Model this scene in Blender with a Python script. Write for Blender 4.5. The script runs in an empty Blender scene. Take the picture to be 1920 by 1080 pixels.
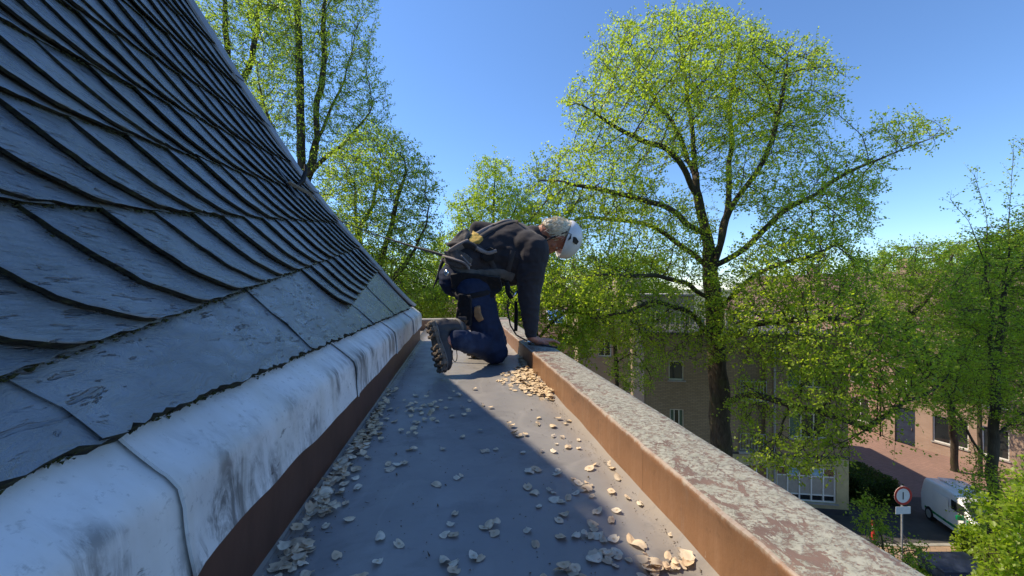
import bpy, bmesh, math, random
import numpy as np
from mathutils import Vector, Matrix, noise as mnoise
from mathutils.bvhtree import BVHTree

# ------------------------------------------------------------------ camera, sky, sun, exposure
scene = bpy.context.scene
CH = 0.52                                  # camera height over the gutter floor
PSI = math.atan(103 / 720.0)               # yaw to the right of the gutter axis
cam_d = bpy.data.cameras.new('camera')
cam_d.sensor_width = 36.0
cam_d.lens = 720.0 / 1920.0 * 36.0
cam_d.clip_start = 0.02
cam_d.clip_end = 8000
cam = bpy.data.objects.new('camera', cam_d)
scene.collection.objects.link(cam)
cam.location = (0, 0, CH)
cam.rotation_euler = (math.radians(90), 0, -PSI)
scene.camera = cam

SUN = Vector((0.74, -0.38, -1.0)).normalized()      # direction the light travels
world = bpy.data.worlds.new('World')
scene.world = world
world.use_nodes = True
wn = world.node_tree
wn.nodes.clear()
sky = wn.nodes.new('ShaderNodeTexSky')
sky.sky_type = 'NISHITA'
sky.sun_disc = False
sky.sun_elevation = math.asin(-SUN.z)
sky.sun_rotation = math.atan2(-SUN.x, -SUN.y)
sky.altitude = 0
sky.air_density = 1.0
sky.dust_density = 0.0
sky.ozone_density = 9.2
bg = wn.nodes.new('ShaderNodeBackground')
bg.inputs['Strength'].default_value = 0.137
wo = wn.nodes.new('ShaderNodeOutputWorld')
wn.links.new(sky.outputs[0], bg.inputs[0])
wn.links.new(bg.outputs[0], wo.inputs[0])

sun_d = bpy.data.lights.new('sun', 'SUN')
sun_d.energy = 4.1
sun_d.angle = math.radians(0.55)
sun_d.color = (1.0, 0.84, 0.62)
sun = bpy.data.objects.new('sun', sun_d)
scene.collection.objects.link(sun)
sun.rotation_euler = SUN.to_track_quat('-Z', 'Y').to_euler()
sun.location = (-20, 10, 30)

scene.view_settings.view_transform = 'Standard'
scene.view_settings.look = 'None'
scene.view_settings.gamma = 1.0
scene.view_settings.exposure = 0.72
scene.view_settings.use_curve_mapping = False
scene.render.engine = 'CYCLES'
scene.cycles.use_denoising = True
scene.cycles.denoising_input_passes = 'RGB_ALBEDO_NORMAL'
scene.cycles.denoising_prefilter = 'ACCURATE'
scene.cycles.max_bounces = 9
scene.cycles.diffuse_bounces = 6
scene.cycles.glossy_bounces = 2
scene.cycles.transmission_bounces = 6
scene.cycles.transparent_max_bounces = 8
scene.cycles.caustics_reflective = False
scene.cycles.caustics_refractive = False

COL = scene.collection
R = random.Random(7)
NR = np.random.default_rng(11)
ZS = CH - 10.0                              # street level

# ------------------------------------------------------------------ helpers
CP, SP = math.cos(PSI), math.sin(PSI)
def W(r, d, z):                             # right / depth of the camera's heading -> world
    return Vector((r * CP + d * SP, -r * SP + d * CP, z))
def P(px, py, d):                           # a point seen at a photograph pixel, d metres away
    return W((px - 960) / 720.0 * d, d, CH + (540 - py) / 720.0 * d)
def Pn(a):                                  # the same for an (n,3) array
    r = (a[:, 0] - 960) / 720.0 * a[:, 2]; d = a[:, 2]
    return np.stack([r * CP + d * SP, -r * SP + d * CP, CH + (540 - a[:, 1]) / 720.0 * d], 1)
def ground(px, py, z=ZS):                   # a pixel on a horizontal level
    d = 720.0 * (CH - z) / (py - 540)
    return P(px, py, d)

def link(o, parent=None):
    COL.objects.link(o)
    if parent is not None:
        o.parent = parent
    return o
def tag(o, label, cat, group=None):
    o['label'] = label; o['category'] = cat
    if group: o['group'] = group
    return o
def empty(name, loc=(0, 0, 0), rot=None):
    o = bpy.data.objects.new(name, None)
    o.empty_display_size = 0.1
    o.location = loc
    if rot is not None: o.rotation_euler = rot
    return link(o)
def struct(o):
    o['kind'] = 'structure'
    return o
def mesh_obj(name, verts, faces, mat, parent=None, smooth=False, mats=None, midx=None, center=False):
    """verts in world space; an object with a parent sits at the parent's place"""
    off = Vector((0, 0, 0))
    if parent is not None:
        off = world_loc(parent)
    vs = [Vector(v) - off for v in verts]
    loc = Vector((0, 0, 0))
    if center:
        loc = sum(vs, Vector()) / len(vs)
        vs = [v - loc for v in vs]
    me = bpy.data.meshes.new(name)
    me.from_pydata([tuple(v) for v in vs], [], faces)
    for m in (mats or [mat]):
        me.materials.append(m)
    if midx is not None:
        me.polygons.foreach_set('material_index', midx)
    if smooth:
        me.polygons.foreach_set('use_smooth', [True] * len(me.polygons))
    me.update()
    o = bpy.data.objects.new(name, me)
    o.location = loc
    return link(o, parent)
def world_loc(o):
    v = Vector(o.location)
    while o.parent is not None:
        o = o.parent
        v = v + Vector(o.location)
    return v
def np_obj(name, V, F, mat, parent=None, smooth=False, tone=None):
    off = np.array(world_loc(parent)) if parent is not None else np.zeros(3)
    V = np.asarray(V, np.float32) - off.astype(np.float32)
    F = np.asarray(F, np.int32)
    me = bpy.data.meshes.new(name)
    k = F.shape[1]
    me.vertices.add(len(V)); me.vertices.foreach_set('co', V.ravel())
    me.loops.add(F.size); me.loops.foreach_set('vertex_index', F.ravel())
    me.polygons.add(len(F)); me.polygons.foreach_set('loop_start', np.arange(0, F.size, k, dtype=np.int32))
    if smooth:
        me.polygons.foreach_set('use_smooth', np.ones(len(F), bool))
    me.materials.append(mat)
    if tone is not None:
        at = me.attributes.new('tone', 'FLOAT', 'POINT')
        at.data.foreach_set('value', np.asarray(tone, np.float32))
    me.update(calc_edges=True)
    o = bpy.data.objects.new(name, me)
    return link(o, parent)

class MB:
    """collects boxes, tubes and sheets that belong to one part"""
    def __init__(s): s.v = []; s.f = []
    def add(s, vs, fs):
        n = len(s.v)
        s.v += [Vector(v) for v in vs]; s.f += [tuple(i + n for i in f) for f in fs]
        return s
    def box(s, c, hx, hy, hz, ax=None):
        """box about c with half sizes along the axes ax (three unit vectors)"""
        ax = ax or (Vector((1, 0, 0)), Vector((0, 1, 0)), Vector((0, 0, 1)))
        c = Vector(c); vs = []
        for i in (-1, 1):
            for j in (-1, 1):
                for k in (-1, 1):
                    vs.append(c + ax[0] * hx * i + ax[1] * hy * j + ax[2] * hz * k)
        return s.add(vs, [(0, 1, 3, 2), (4, 6, 7, 5), (0, 4, 5, 1), (2, 3, 7, 6), (0, 2, 6, 4), (1, 5, 7, 3)])
    def tube(s, pts, rad, n=8, caps=True):
        pts = [Vector(p) for p in pts]
        if not hasattr(rad, '__len__'): rad = [rad] * len(pts)
        ref = None; base = len(s.v)
        for i, p in enumerate(pts):
            t = (pts[min(i + 1, len(pts) - 1)] - pts[max(i - 1, 0)]).normalized()
            if ref is None:
                ref = t.orthogonal().normalized()
            ref = (ref - t * ref.dot(t)).normalized()
            b = t.cross(ref)
            for k in range(n):
                a = 2 * math.pi * k / n
                s.v.append(p + (ref * math.cos(a) + b * math.sin(a)) * rad[i])
        for i in range(len(pts) - 1):
            for k in range(n):
                k2 = (k + 1) % n
                s.f.append((base + i * n + k, base + i * n + k2, base + (i + 1) * n + k2, base + (i + 1) * n + k))
        if caps:
            s.f.append(tuple(base + k for k in reversed(range(n))))
            s.f.append(tuple(base + (len(pts) - 1) * n + k for k in range(n)))
        return s
    def prism(s, poly, ext):
        """poly: planar loop of points, extruded by the vector ext"""
        n = len(poly); poly = [Vector(p) for p in poly]; ext = Vector(ext)
        vs = poly + [p + ext for p in poly]
        fs = [tuple(reversed(range(n))), tuple(range(n, 2 * n))]
        fs += [(i, (i + 1) % n, n + (i + 1) % n, n + i) for i in range(n)]
        return s.add(vs, fs)
    def build(s, name, mat, parent=None, smooth=False, center=False):
        o = mesh_obj(name, s.v, s.f, mat, parent, smooth, center=center)
        bm = bmesh.new(); bm.from_mesh(o.data)
        bmesh.ops.recalc_face_normals(bm, faces=bm.faces)
        bm.to_mesh(o.data); bm.free()
        return o
def auto_smooth(o, deg=40):
    me = o.data
    bm = bmesh.new(); bm.from_mesh(me)
    for f in bm.faces: f.smooth = True
    lim = math.radians(deg)
    for e in bm.edges:
        if len(e.link_faces) == 2 and e.calc_face_angle(0) > lim: e.smooth = False
    bm.to_mesh(me); bm.free()
    return o
def bevel(o, w, seg=2, deg=30):
    me = o.data
    bm = bmesh.new(); bm.from_mesh(me)
    bmesh.ops.remove_doubles(bm, verts=bm.verts, dist=1e-5)
    es = [e for e in bm.edges if len(e.link_faces) == 2 and e.calc_face_angle(0) > math.radians(deg)]
    bmesh.ops.bevel(bm, geom=es, offset=w, segments=seg, profile=0.6, affect='EDGES', clamp_overlap=True)
    for f in bm.faces: f.smooth = True
    lim = math.radians(50)
    for e in bm.edges:
        if len(e.link_faces) == 2 and e.calc_face_angle(0) > lim: e.smooth = False
    bm.to_mesh(me); bm.free()
    return o

# ------------------------------------------------------------------ materials
class NT:
    def __init__(s, name):
        s.m = bpy.data.materials.new(name); s.m.use_nodes = True
        s.t = s.m.node_tree; s.t.nodes.clear()
        s.out = s.t.nodes.new('ShaderNodeOutputMaterial')
        s.b = s.t.nodes.new('ShaderNodeBsdfPrincipled')
        s.t.links.new(s.b.outputs[0], s.out.inputs[0])
    def n(s, typ, **kw):
        nd = s.t.nodes.new('ShaderNode' + typ)
        for k, v in kw.items(): setattr(nd, k, v)
        return nd
    def l(s, a, b): s.t.links.new(a, b)
    def val(s, sock, v):
        if hasattr(v, 'is_output') or isinstance(v, bpy.types.NodeSocket): s.l(v, sock)
        else: sock.default_value = v
    def pos(s):
        return s.n('NewGeometry').outputs['Position']
    def gen(s):
        return s.n('TexCoord').outputs['Object']
    def map(s, v, sc=(1, 1, 1), rot=(0, 0, 0), loc=(0, 0, 0)):
        m = s.n('Mapping'); s.l(v, m.inputs[0])
        m.inputs['Scale'].default_value = sc; m.inputs['Rotation'].default_value = rot; m.inputs['Location'].default_value = loc
        return m.outputs[0]
    def noise(s, v, scale=5, detail=4, rough=0.55, dist=0.0):
        m = s.n('TexNoise'); s.l(v, m.inputs['Vector'])
        m.inputs['Scale'].default_value = scale; m.inputs['Detail'].default_value = detail
        m.inputs['Roughness'].default_value = rough; m.inputs['Distortion'].default_value = dist
        return m.outputs['Fac']
    def voro(s, v, scale=5, feat='F1', out='Distance', rnd=1.0):
        m = s.n('TexVoronoi', feature=feat); s.l(v, m.inputs['Vector'])
        m.inputs['Scale'].default_value = scale; m.inputs['Randomness'].default_value = rnd
        return m.outputs[out]
    def ramp(s, fac, stops, interp='LINEAR'):
        r = s.n('ValToRGB'); s.l(fac, r.inputs[0]); cr = r.color_ramp; cr.interpolation = interp
        while len(cr.elements) > 1: cr.elements.remove(cr.elements[-1])
        for i, (p, c) in enumerate(stops):
            if not hasattr(c, '__len__'): c = (c, c, c)
            e = cr.elements[0] if i == 0 else cr.elements.new(p)
            e.position = p; e.color = (*c[:3], 1)
        return r.outputs[0]
    def mix(s, fac, a, b, blend='MIX'):
        m = s.n('Mix', data_type='RGBA', blend_type=blend)
        s.val(m.inputs[0], fac)
        for sock, v in ((m.inputs[6], a), (m.inputs[7], b)):
            if isinstance(v, bpy.types.NodeSocket): s.l(v, sock)
            else:
                if not hasattr(v, '__len__'): v = (v, v, v)
                sock.default_value = (*v[:3], 1)
        return m.outputs[2]
    def math(s, op, a, b=0.0, clamp=False):
        m = s.n('Math', operation=op); m.use_clamp = clamp
        s.val(m.inputs[0], a); s.val(m.inputs[1], b)
        return m.outputs[0]
    def sep(s, v):
        m = s.n('SeparateXYZ'); s.l(v, m.inputs[0]); return m.outputs
    def rand(s):
        return s.n('ObjectInfo').outputs['Random']
    def attr(s, name):
        a = s.n('Attribute'); a.attribute_name = name; return a.outputs['Fac']
    def bump(s, hgt, strength=0.3, dist=0.01):
        b = s.n('Bump'); s.l(hgt, b.inputs['Height'])
        b.inputs['Strength'].default_value = strength; b.inputs['Distance'].default_value = dist
        s.l(b.outputs[0], s.b.inputs['Normal'])
        return s
    def set(s, color=None, rough=None, metal=None, spec=None):
        if color is not None:
            if isinstance(color, bpy.types.NodeSocket): s.l(color, s.b.inputs['Base Color'])
            else: s.b.inputs['Base Color'].default_value = (*color, 1)
        if rough is not None: s.val(s.b.inputs['Roughness'], rough)
        if metal is not None: s.val(s.b.inputs['Metallic'], metal)
        if spec is not None: s.val(s.b.inputs['Specular IOR Level'], spec)
        return s
def simple(name, c, rough=0.6, metal=0.0, var=0.25, scale=20.0, bump=0.0, bdist=0.002, spec=0.4, rnd=0.0, obj=False):
    t = NT(name)
    v = t.gen() if obj else t.pos()
    n = t.noise(v, scale, 5, 0.6)
    lo = tuple(x * (1 - var) for x in c); hi = tuple(min(1, x * (1 + var)) for x in c)
    col = t.ramp(n, [(0.3, lo), (0.7, hi)])
    if rnd:
        k = t.math('ADD', t.math('MULTIPLY', t.rand(), rnd), 1 - rnd / 2)
        col = t.mix(1.0, col, t.ramp(k, [(0, 0.0), (1, 1.0)]), 'MULTIPLY') if False else t.mix(t.math('MULTIPLY', t.rand(), rnd), col, tuple(x * 0.35 for x in c))
    rg = t.ramp(n, [(0.2, max(0, rough - 0.08)), (0.8, min(1, rough + 0.08))])
    t.set(col, rg, metal, spec)
    if bump: t.bump(t.noise(v, scale * 3, 4, 0.6), bump, bdist)
    return t.m

M = {}
def build_materials():
    # slate: blue grey, fine flaky grain along the slate, each stone its own tone
    t = NT('slate'); p = t.pos()
    g1 = t.noise(t.map(p, (30, 6, 30), (0.0, 0.0, 0.12)), 3.2, 8, 0.65, 0.4)
    g2 = t.noise(p, 9, 6, 0.6)
    crack = t.noise(t.map(p, (55, 11, 55), (0.25, 0.1, 0.18)), 1.6, 3, 0.5, 0.3)
    flake = t.noise(p, 3.1, 3, 0.5)
    base = t.ramp(g2, [(0.25, (0.115, 0.132, 0.150)), (0.5, (0.180, 0.202, 0.224)), (0.8, (0.275, 0.298, 0.315))])
    tone = t.ramp(t.rand(), [(0, (.50, .52, .53)), (0.3, (.78, .80, .80)), (0.6, (.92, .90, .84)), (0.8, (.70, .72, .74)), (1, (1.0, 1.0, 1.0))])
    base = t.mix(1.0, base, tone, 'MULTIPLY')
    green = t.ramp(t.noise(p, 2.3, 4, 0.6), [(0.58, 0.0), (0.72, 0.45)])
    base = t.mix(green, base, (0.13, 0.145, 0.11))
    ck = t.ramp(crack, [(0.60, 0.0), (0.66, 1.0)])
    ck = t.math('MULTIPLY', ck, t.ramp(flake, [(0.42, 0.0), (0.6, 1.0)]))
    col = t.mix(t.math('MULTIPLY', ck, 0.8), base, (0.03, 0.033, 0.036))
    spots = t.voro(p, 34, 'F1')
    sp = t.math('MULTIPLY', t.ramp(spots, [(0.06, 1.0), (0.13, 0.0)]), t.ramp(t.noise(p, 4.0, 2), [(0.55, 0.0), (0.66, 1.0)]))
    col = t.mix(t.math('MULTIPLY', sp, 0.55), col, (0.33, 0.34, 0.30))
    t.set(col, t.ramp(t.math('ADD', t.math('MULTIPLY', g1, .6), t.math('MULTIPLY', g2, .4)), [(0.3, 0.17), (0.7, 0.40)]), 0, 1.0)
    hgt = t.math('ADD', t.math('MULTIPLY', g1, 0.8), t.math('MULTIPLY', ck, -1.3))
    hgt = t.math('ADD', hgt, t.math('MULTIPLY', t.noise(p, 16, 5, 0.6), 0.9))
    t.bump(hgt, 1.0, 0.0045); M['slate'] = t.m
    # broken mossy slate edge
    t = NT('slate_edge'); p = t.pos()
    n = t.noise(t.map(p, (1, 1, 2.2)), 60, 6, 0.7)
    col = t.ramp(n, [(0.28, (0.010, 0.010, 0.009)), (0.48, (0.028, 0.028, 0.025)), (0.62, (0.055, 0.058, 0.030)), (0.78, (0.14, 0.14, 0.125))])
    t.set(col, 0.9, 0, 0.2); t.bump(n, 0.9, 0.006); M['slate_edge'] = t.m
    # eave slates: rougher, bluish, crazed and flaked
    t = NT('eave_slate'); p = t.pos()
    n1 = t.noise(p, 6, 7, 0.62, 0.5); n2 = t.noise(t.map(p, (1, .6, 1), (0, 0, 0.5)), 28, 6, 0.65, 0.8)
    base = t.ramp(n1, [(0.25, (0.105, 0.122, 0.138)), (0.55, (0.160, 0.180, 0.198)), (0.8, (0.24, 0.262, 0.272))])
    gm = t.ramp(t.math('ADD', t.rand(), t.math('MULTIPLY', n1, 0.2)), [(0.55, 0.0), (1.0, 0.75)])
    base = t.mix(gm, base, (0.16, 0.185, 0.13))
    ck = t.math('MULTIPLY', t.ramp(t.noise(t.map(p, (46, 13, 46), (0.35, 0.15, 0.32)), 1.5, 4, 0.6, 0.9), [(0.60, 0.0), (0.65, 1.0)]), t.ramp(t.noise(p, 4.5, 4, 0.6), [(0.40, 0.0), (0.55, 1.0)]))
    col = t.mix(t.math('MULTIPLY', ck, 0.6), base, (0.03, 0.032, 0.035))
    t.set(col, t.ramp(n2, [(0.3, 0.20), (0.7, 0.44)]), 0, 1.0)
    t.bump(t.math('ADD', t.math('MULTIPLY', n2, 1.0), t.math('MULTIPLY', ck, -1.0)), 0.9, 0.007); M['eave_slate'] = t.m
    # lead: pale patina, dark runs down the front
    t = NT('lead'); p = t.pos(); s = t.sep(p)
    n1 = t.noise(p, 5, 6, 0.6, 0.4)
    base = t.ramp(n1, [(0.25, (0.54, 0.545, 0.55)), (0.5, (0.67, 0.675, 0.68)), (0.75, (0.78, 0.785, 0.785))])
    run = t.noise(t.map(p, (3, 11, 2.6)), 1.7, 8, 0.75, 0.7)
    blot = t.noise(t.map(p, (1, 1, 1)), 4.0, 4, 0.6)
    front = t.ramp(s[2], [(0.0, 0.8), (0.20, 1.0), (0.268, 1.0), (0.30, 0.25), (0.33, 0.0)])
    rm = t.math('MULTIPLY', t.math('MULTIPLY', t.ramp(run, [(0.45, 0.0), (0.58, 1.0)]), t.ramp(blot, [(0.47, 0.0), (0.57, 1.0)])), front)
    col = t.mix(t.math('MULTIPLY', rm, 0.9), base, (0.10, 0.10, 0.10))
    sm = t.math('MULTIPLY', t.ramp(t.noise(t.map(p, (1, .7, 1), (0, 0, .3)), 2.6, 7, 0.75, 0.8), [(0.56, 0.0), (0.70, 0.75)]), t.ramp(t.noise(p, 38, 5, 0.75), [(0.35, 0.2), (0.6, 1.0)]))
    col = t.mix(sm, col, (0.16, 0.155, 0.15))
    yl = t.ramp(t.noise(t.map(p, (3, 9, 1)), 1.3, 4, 0.6), [(0.5, 0.0), (0.7, 0.35)])
    col = t.mix(yl, col, (0.47, 0.44, 0.37))
    scr = t.ramp(t.noise(t.map(p, (16, 5, 9), (0.4, 0.2, 0.9)), 2.0, 5, 0.7, 0.6), [(0.66, 0.0), (0.70, 1.0)])
    col = t.mix(t.math('MULTIPLY', scr, 0.75), col, (0.12, 0.115, 0.11))
    fine = t.noise(p, 70, 4, 0.7)
    col = t.mix(t.ramp(fine, [(0.58, 0.0), (0.72, 0.6)]), col, (0.25, 0.25, 0.25))
    nick = t.ramp(t.voro(t.map(p, (1, .55, 1), (0, 0, .6)), 30, 'F1'), [(0.05, 1.0), (0.085, 0.0)])
    col = t.mix(t.math('MULTIPLY', nick, t.ramp(t.noise(p, 3.3, 2), [(0.5, 0.0), (0.58, 0.9)])), col, (0.07, 0.068, 0.065))
    t.set(col, t.ramp(n1, [(0.3, 0.42), (0.7, 0.6)]), 0.0, 0.5)
    t.bump(t.math('ADD', t.noise(p, 7, 4, 0.5), t.math('MULTIPLY', scr, -0.15)), 0.35, 0.02); M['lead'] = t.m
    t = NT('hip_lead'); p = t.pos()
    n1 = t.noise(p, 8, 6, 0.6)
    t.set(t.ramp(n1, [(0.3, (0.16, 0.17, 0.19)), (0.7, (0.27, 0.28, 0.30))]), 0.5, 0, 0.5)
    t.bump(n1, 0.3, 0.01); M['hip_lead'] = t.m
    # brown painted metal
    def brown(name, a, b, streak):
        t = NT(name); p = t.pos(); s = t.sep(p)
        n1 = t.noise(p, 3.5, 6, 0.6, 0.3)
        base = t.ramp(n1, [(0.3, a), (0.7, b)])
        run = t.noise(t.map(p, (22, 22, 2.0)), 1.2, 6, 0.7)
        base = t.mix(t.ramp(run, [(0.46, 0.0), (0.75, 0.75)]), base, streak)
        base = t.mix(t.ramp(t.noise(p, 16, 7, 0.72, 0.5), [(0.56, 0.0), (0.70, 0.55)]), base, tuple(x * 0.45 for x in a))
        base = t.mix(t.ramp(t.noise(t.map(p, (14, 14, 1.5)), 2.2, 4, 0.6), [(0.60, 0.0), (0.72, 0.4)]), base, (0.22, 0.16, 0.13))
        sc = t.ramp(t.noise(t.map(p, (30, 30, 7), (0.15, 0, 0.0)), 1.7, 3, 0.6, 0.3), [(0.70, 0.0), (0.735, 1.0)])
        base = t.mix(t.math('MULTIPLY', sc, 0.8), base, (0.42, 0.38, 0.34))
        # worn upper arris
        e = t.ramp(t.math('ADD', s[2], t.math('MULTIPLY', t.noise(t.map(p, (40, 40, 12)), 1.5, 5, 0.7), 0.030)), [(0.0, 0.0), (0.1325, 0.0), (0.141, 1.0)])
        base = t.mix(t.math('MULTIPLY', e, 0.8), base, (0.36, 0.32, 0.28))
        t.set(base, t.ramp(n1, [(0.3, 0.42), (0.7, 0.6)]), 0.0, 0.5)
        t.bump(t.math('ADD', t.math('MULTIPLY', t.noise(p, 7, 3, 0.5), 3.0), t.noise(p, 34, 5, 0.65)), 0.35, 0.004); return t.m
    M['parapet_side'] = brown('parapet_side', (0.185, 0.098, 0.050), (0.235, 0.122, 0.062), (0.275, 0.160, 0.095))
    t = NT('fascia_brown'); p = t.pos()
    n1 = t.noise(t.map(p, (6, 6, 2)), 2.5, 6, 0.65)
    t.set(t.ramp(n1, [(0.3, (0.07, 0.032, 0.02)), (0.7, (0.12, 0.055, 0.035))]), 0.55, 0, 0.4)
    t.bump(t.noise(p, 30, 4), 0.15, 0.004); M['fascia'] = t.m
    # coping top: mauve brown with flaking pale lichen
    t = NT('parapet_top'); p = t.pos(); s = t.sep(p)
    n1 = t.noise(p, 7, 6, 0.65, 0.3)
    base = t.ramp(n1, [(0.3, (0.110, 0.078, 0.068)), (0.5, (0.165, 0.115, 0.096)), (0.72, (0.215, 0.145, 0.112))])
    lw = t.noise(t.map(p, (1.4, 1, 1)), 15, 10, 0.76, 0.6)
    lg = t.noise(p, 2.6, 3, 0.5)
    side = t.ramp(s[0], [(0.0, 0.0), (0.475, -0.0), (0.60, 0.085), (1.0, 0.085)])
    lf = t.math('ADD', t.math('ADD', lw, t.math('MULTIPLY', lg, 0.30)), side)
    lm = t.ramp(lf, [(0.630, 0.0), (0.648, 1.0)])
    pits = t.ramp(t.voro(p, 85, 'F1'), [(0.12, 0.0), (0.22, 1.0)])
    holes = t.ramp(t.noise(p, 46, 4, 0.7), [(0.36, 0.0), (0.46, 1.0)])
    fin = t.ramp(t.noise(t.map(p, (1, 1.6, 1), (0, 0, .5)), 62, 7, 0.8, 0.3), [(0.40, 0.15), (0.50, 1.0)])
    lm = t.math('MULTIPLY', t.math('MULTIPLY', t.math('MULTIPLY', lm, pits), holes), fin)
    lc = t.ramp(t.noise(p, 30, 4, 0.6), [(0.3, (0.27, 0.285, 0.24)), (0.7, (0.40, 0.41, 0.35))])
    col = t.mix(t.math('MULTIPLY', lm, 0.92), base, lc)
    ed = t.ramp(t.math('ADD', s[0], t.math('MULTIPLY', t.noise(t.map(p, (8, 40, 8)), 1.4, 6, 0.75), 0.045)), [(0.0, 0.6), (0.476, 0.6), (0.492, 0.0)])
    col = t.mix(ed, col, (0.36, 0.335, 0.30))
    t.set(col, 0.68, 0, 0.35)
    t.bump(t.math('ADD', t.math('MULTIPLY', lm, 0.8), t.noise(p, 40, 5, 0.6)), 0.5, 0.003); M['parapet_top'] = t.m
    # gutter floor: weathered dark sheet
    t = NT('gutter_floor'); p = t.pos()
    n1 = t.noise(p, 2.6, 7, 0.62, 0.4); n2 = t.noise(p, 55, 6, 0.65); n3 = t.noise(p, 9, 4, 0.6)
    base = t.ramp(n1, [(0.28, (0.185, 0.181, 0.180)), (0.5, (0.228, 0.221, 0.216)), (0.75, (0.285, 0.273, 0.262))])
    base = t.mix(t.ramp(n2, [(0.55, 0.0), (0.75, 0.35)]), base, (0.235, 0.225, 0.215))
    base = t.mix(t.ramp(t.noise(t.map(p, (3.5, .8, 1)), 3.0, 5, 0.7, 0.5), [(0.58, 0.0), (0.72, 0.4)]), base, (0.215, 0.198, 0.182))
    sc = t.ramp(t.noise(t.map(p, (5, 34, 5), (0, 0, 0.5)), 1.6, 4, 0.7, 0.4), [(0.70, 0.0), (0.74, 1.0)])
    base = t.mix(t.math('MULTIPLY', sc, 0.35), base, (0.30, 0.285, 0.27))
    sx = t.sep(p)[0]
    wob = t.math('MULTIPLY', t.noise(t.map(p, (6, 3, 1)), 2.0, 5, 0.7), 0.09)
    silt = t.ramp(t.math('ADD', sx, wob), [(0.0, 0.0), (0.415, 0.0), (0.50, 0.75)])
    base = t.mix(silt, base, (0.27, 0.235, 0.195))
    silt2 = t.ramp(t.math('SUBTRACT', t.math('MULTIPLY', sx, -1.0), t.math('MULTIPLY', wob, -1.0)), [(0.0, 0.0), (0.325, 0.0), (0.40, 0.7)])
    base = t.mix(silt2, base, (0.20, 0.175, 0.145))
    ring = t.ramp(t.noise(t.map(p, (1.6, 1, 1)), 2.2, 3, 0.5, 0.8), [(0.50, 0.0), (0.515, 0.55), (0.56, 0.0)])
    base = t.mix(ring, base, (0.27, 0.26, 0.25))
    dk_ = t.ramp(t.noise(t.map(p, (1, 1.5, 1)), 3.4, 6, 0.7, 0.4), [(0.54, 0.0), (0.70, 0.6)])
    base = t.mix(dk_, base, (0.105, 0.102, 0.104))
    t.set(base, t.ramp(n3, [(0.3, 0.36), (0.7, 0.58)]), 0, 0.5)
    t.bump(t.math('ADD', t.math('MULTIPLY', n1, 1.5), t.math('MULTIPLY', n2, 0.25)), 0.25, 0.006); M['floor'] = t.m
    M['seam'] = simple('floor_edge_mastic', (0.20, 0.175, 0.155), 0.75, var=0.35, scale=60, bump=0.3)
    # elm seeds
    for i, c in enumerate([(0.80, 0.65, 0.46), (0.86, 0.75, 0.58), (0.74, 0.56, 0.37)]):
        t = NT('elm_seed_%s' % 'abc'[i]); v = t.gen()
        rr = t.n('VectorMath', operation='LENGTH'); t.l(v, rr.inputs[0])
        n = t.noise(v, 300, 5, 0.7, 0.6)
        col = t.ramp(t.math('MULTIPLY', rr.outputs['Value'], 60.0), [(0.0, tuple(x * y for x, y in zip(c, (.50, .42, .34)))), (0.13, tuple(x * y for x, y in zip(c, (.66, .57, .48)))), (0.24, tuple(x * .92 for x in c)), (0.60, tuple(min(1, x * 1.12) for x in c)), (0.75, tuple(x * .85 for x in c))])
        col = t.mix(t.ramp(n, [(0.55, 0.0), (0.78, 0.4)]), col, tuple(x * 0.6 for x in c))
        col = t.mix(t.math('MULTIPLY', t.rand(), 0.35), col, (0.62, 0.58, 0.48))
        col = t.mix(t.math('MULTIPLY', t.ramp(t.rand(), [(0.72, 0.0), (0.95, 1.0)]), 0.40), col, (0.42, 0.28, 0.17))
        t.set(col, 0.75, 0, 0.25); t.bump(n, 0.7, 0.0012)
        tl = t.n('BsdfTranslucent'); t.l(col, tl.inputs[0]); mx = t.n('MixShader'); mx.inputs[0].default_value = 0.25
        t.l(t.b.outputs[0], mx.inputs[1]); t.l(tl.outputs[0], mx.inputs[2]); t.l(mx.outputs[0], t.out.inputs[0]); M['seed%d' % i] = t.m
    # leaves
    def leaf(name, a, b, tr):
        t = NT(name)
        tone = t.attr('tone')
        col = t.ramp(tone, [(0.0, a), (1.0, b)])
        t.set(col, 0.42, 0, 0.45)
        tl = t.n('BsdfTranslucent')
        tc = t.ramp(tone, [(0.0, tuple(x * y for x, y in zip(a, tr))), (1.0, tuple(min(1, x * y) for x, y in zip(b, tr)))])
        t.l(tc, tl.inputs[0])
        mx = t.n('MixShader'); mx.inputs[0].default_value = 0.58
        t.l(t.b.outputs[0], mx.inputs[1]); t.l(tl.outputs[0], mx.inputs[2]); t.l(mx.outputs[0], t.out.inputs[0])
        return t.m
    M['leaf_elm'] = leaf('elm_leaf', (0.145, 0.220, 0.022), (0.290, 0.365, 0.038), (2.5, 2.5, 1.2))
    M['leaf_lime'] = leaf('lime_leaf', (0.125, 0.205, 0.022), (0.250, 0.340, 0.042), (2.2, 2.2, 1.2))
    M['leaf_deep'] = leaf('deep_green_leaf', (0.100, 0.175, 0.020), (0.225, 0.320, 0.035), (2.4, 2.4, 1.2))
    M['leaf_young'] = leaf('young_leaf', (0.125, 0.205, 0.020), (0.270, 0.355, 0.034), (2.4, 2.4, 1.1))
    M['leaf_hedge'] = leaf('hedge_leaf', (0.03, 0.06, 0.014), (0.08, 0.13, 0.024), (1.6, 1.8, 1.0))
    t = NT('bark'); p = t.pos()
    n = t.noise(t.map(p, (5, 5, 1.2)), 3.0, 7, 0.7, 0.5)
    col = t.ramp(n, [(0.3, (0.035, 0.028, 0.020)), (0.55, (0.075, 0.060, 0.044)), (0.8, (0.14, 0.115, 0.085))])
    moss = t.ramp(t.noise(p, 1.4, 4, 0.6), [(0.5, 0.0), (0.68, 0.6)])
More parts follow.
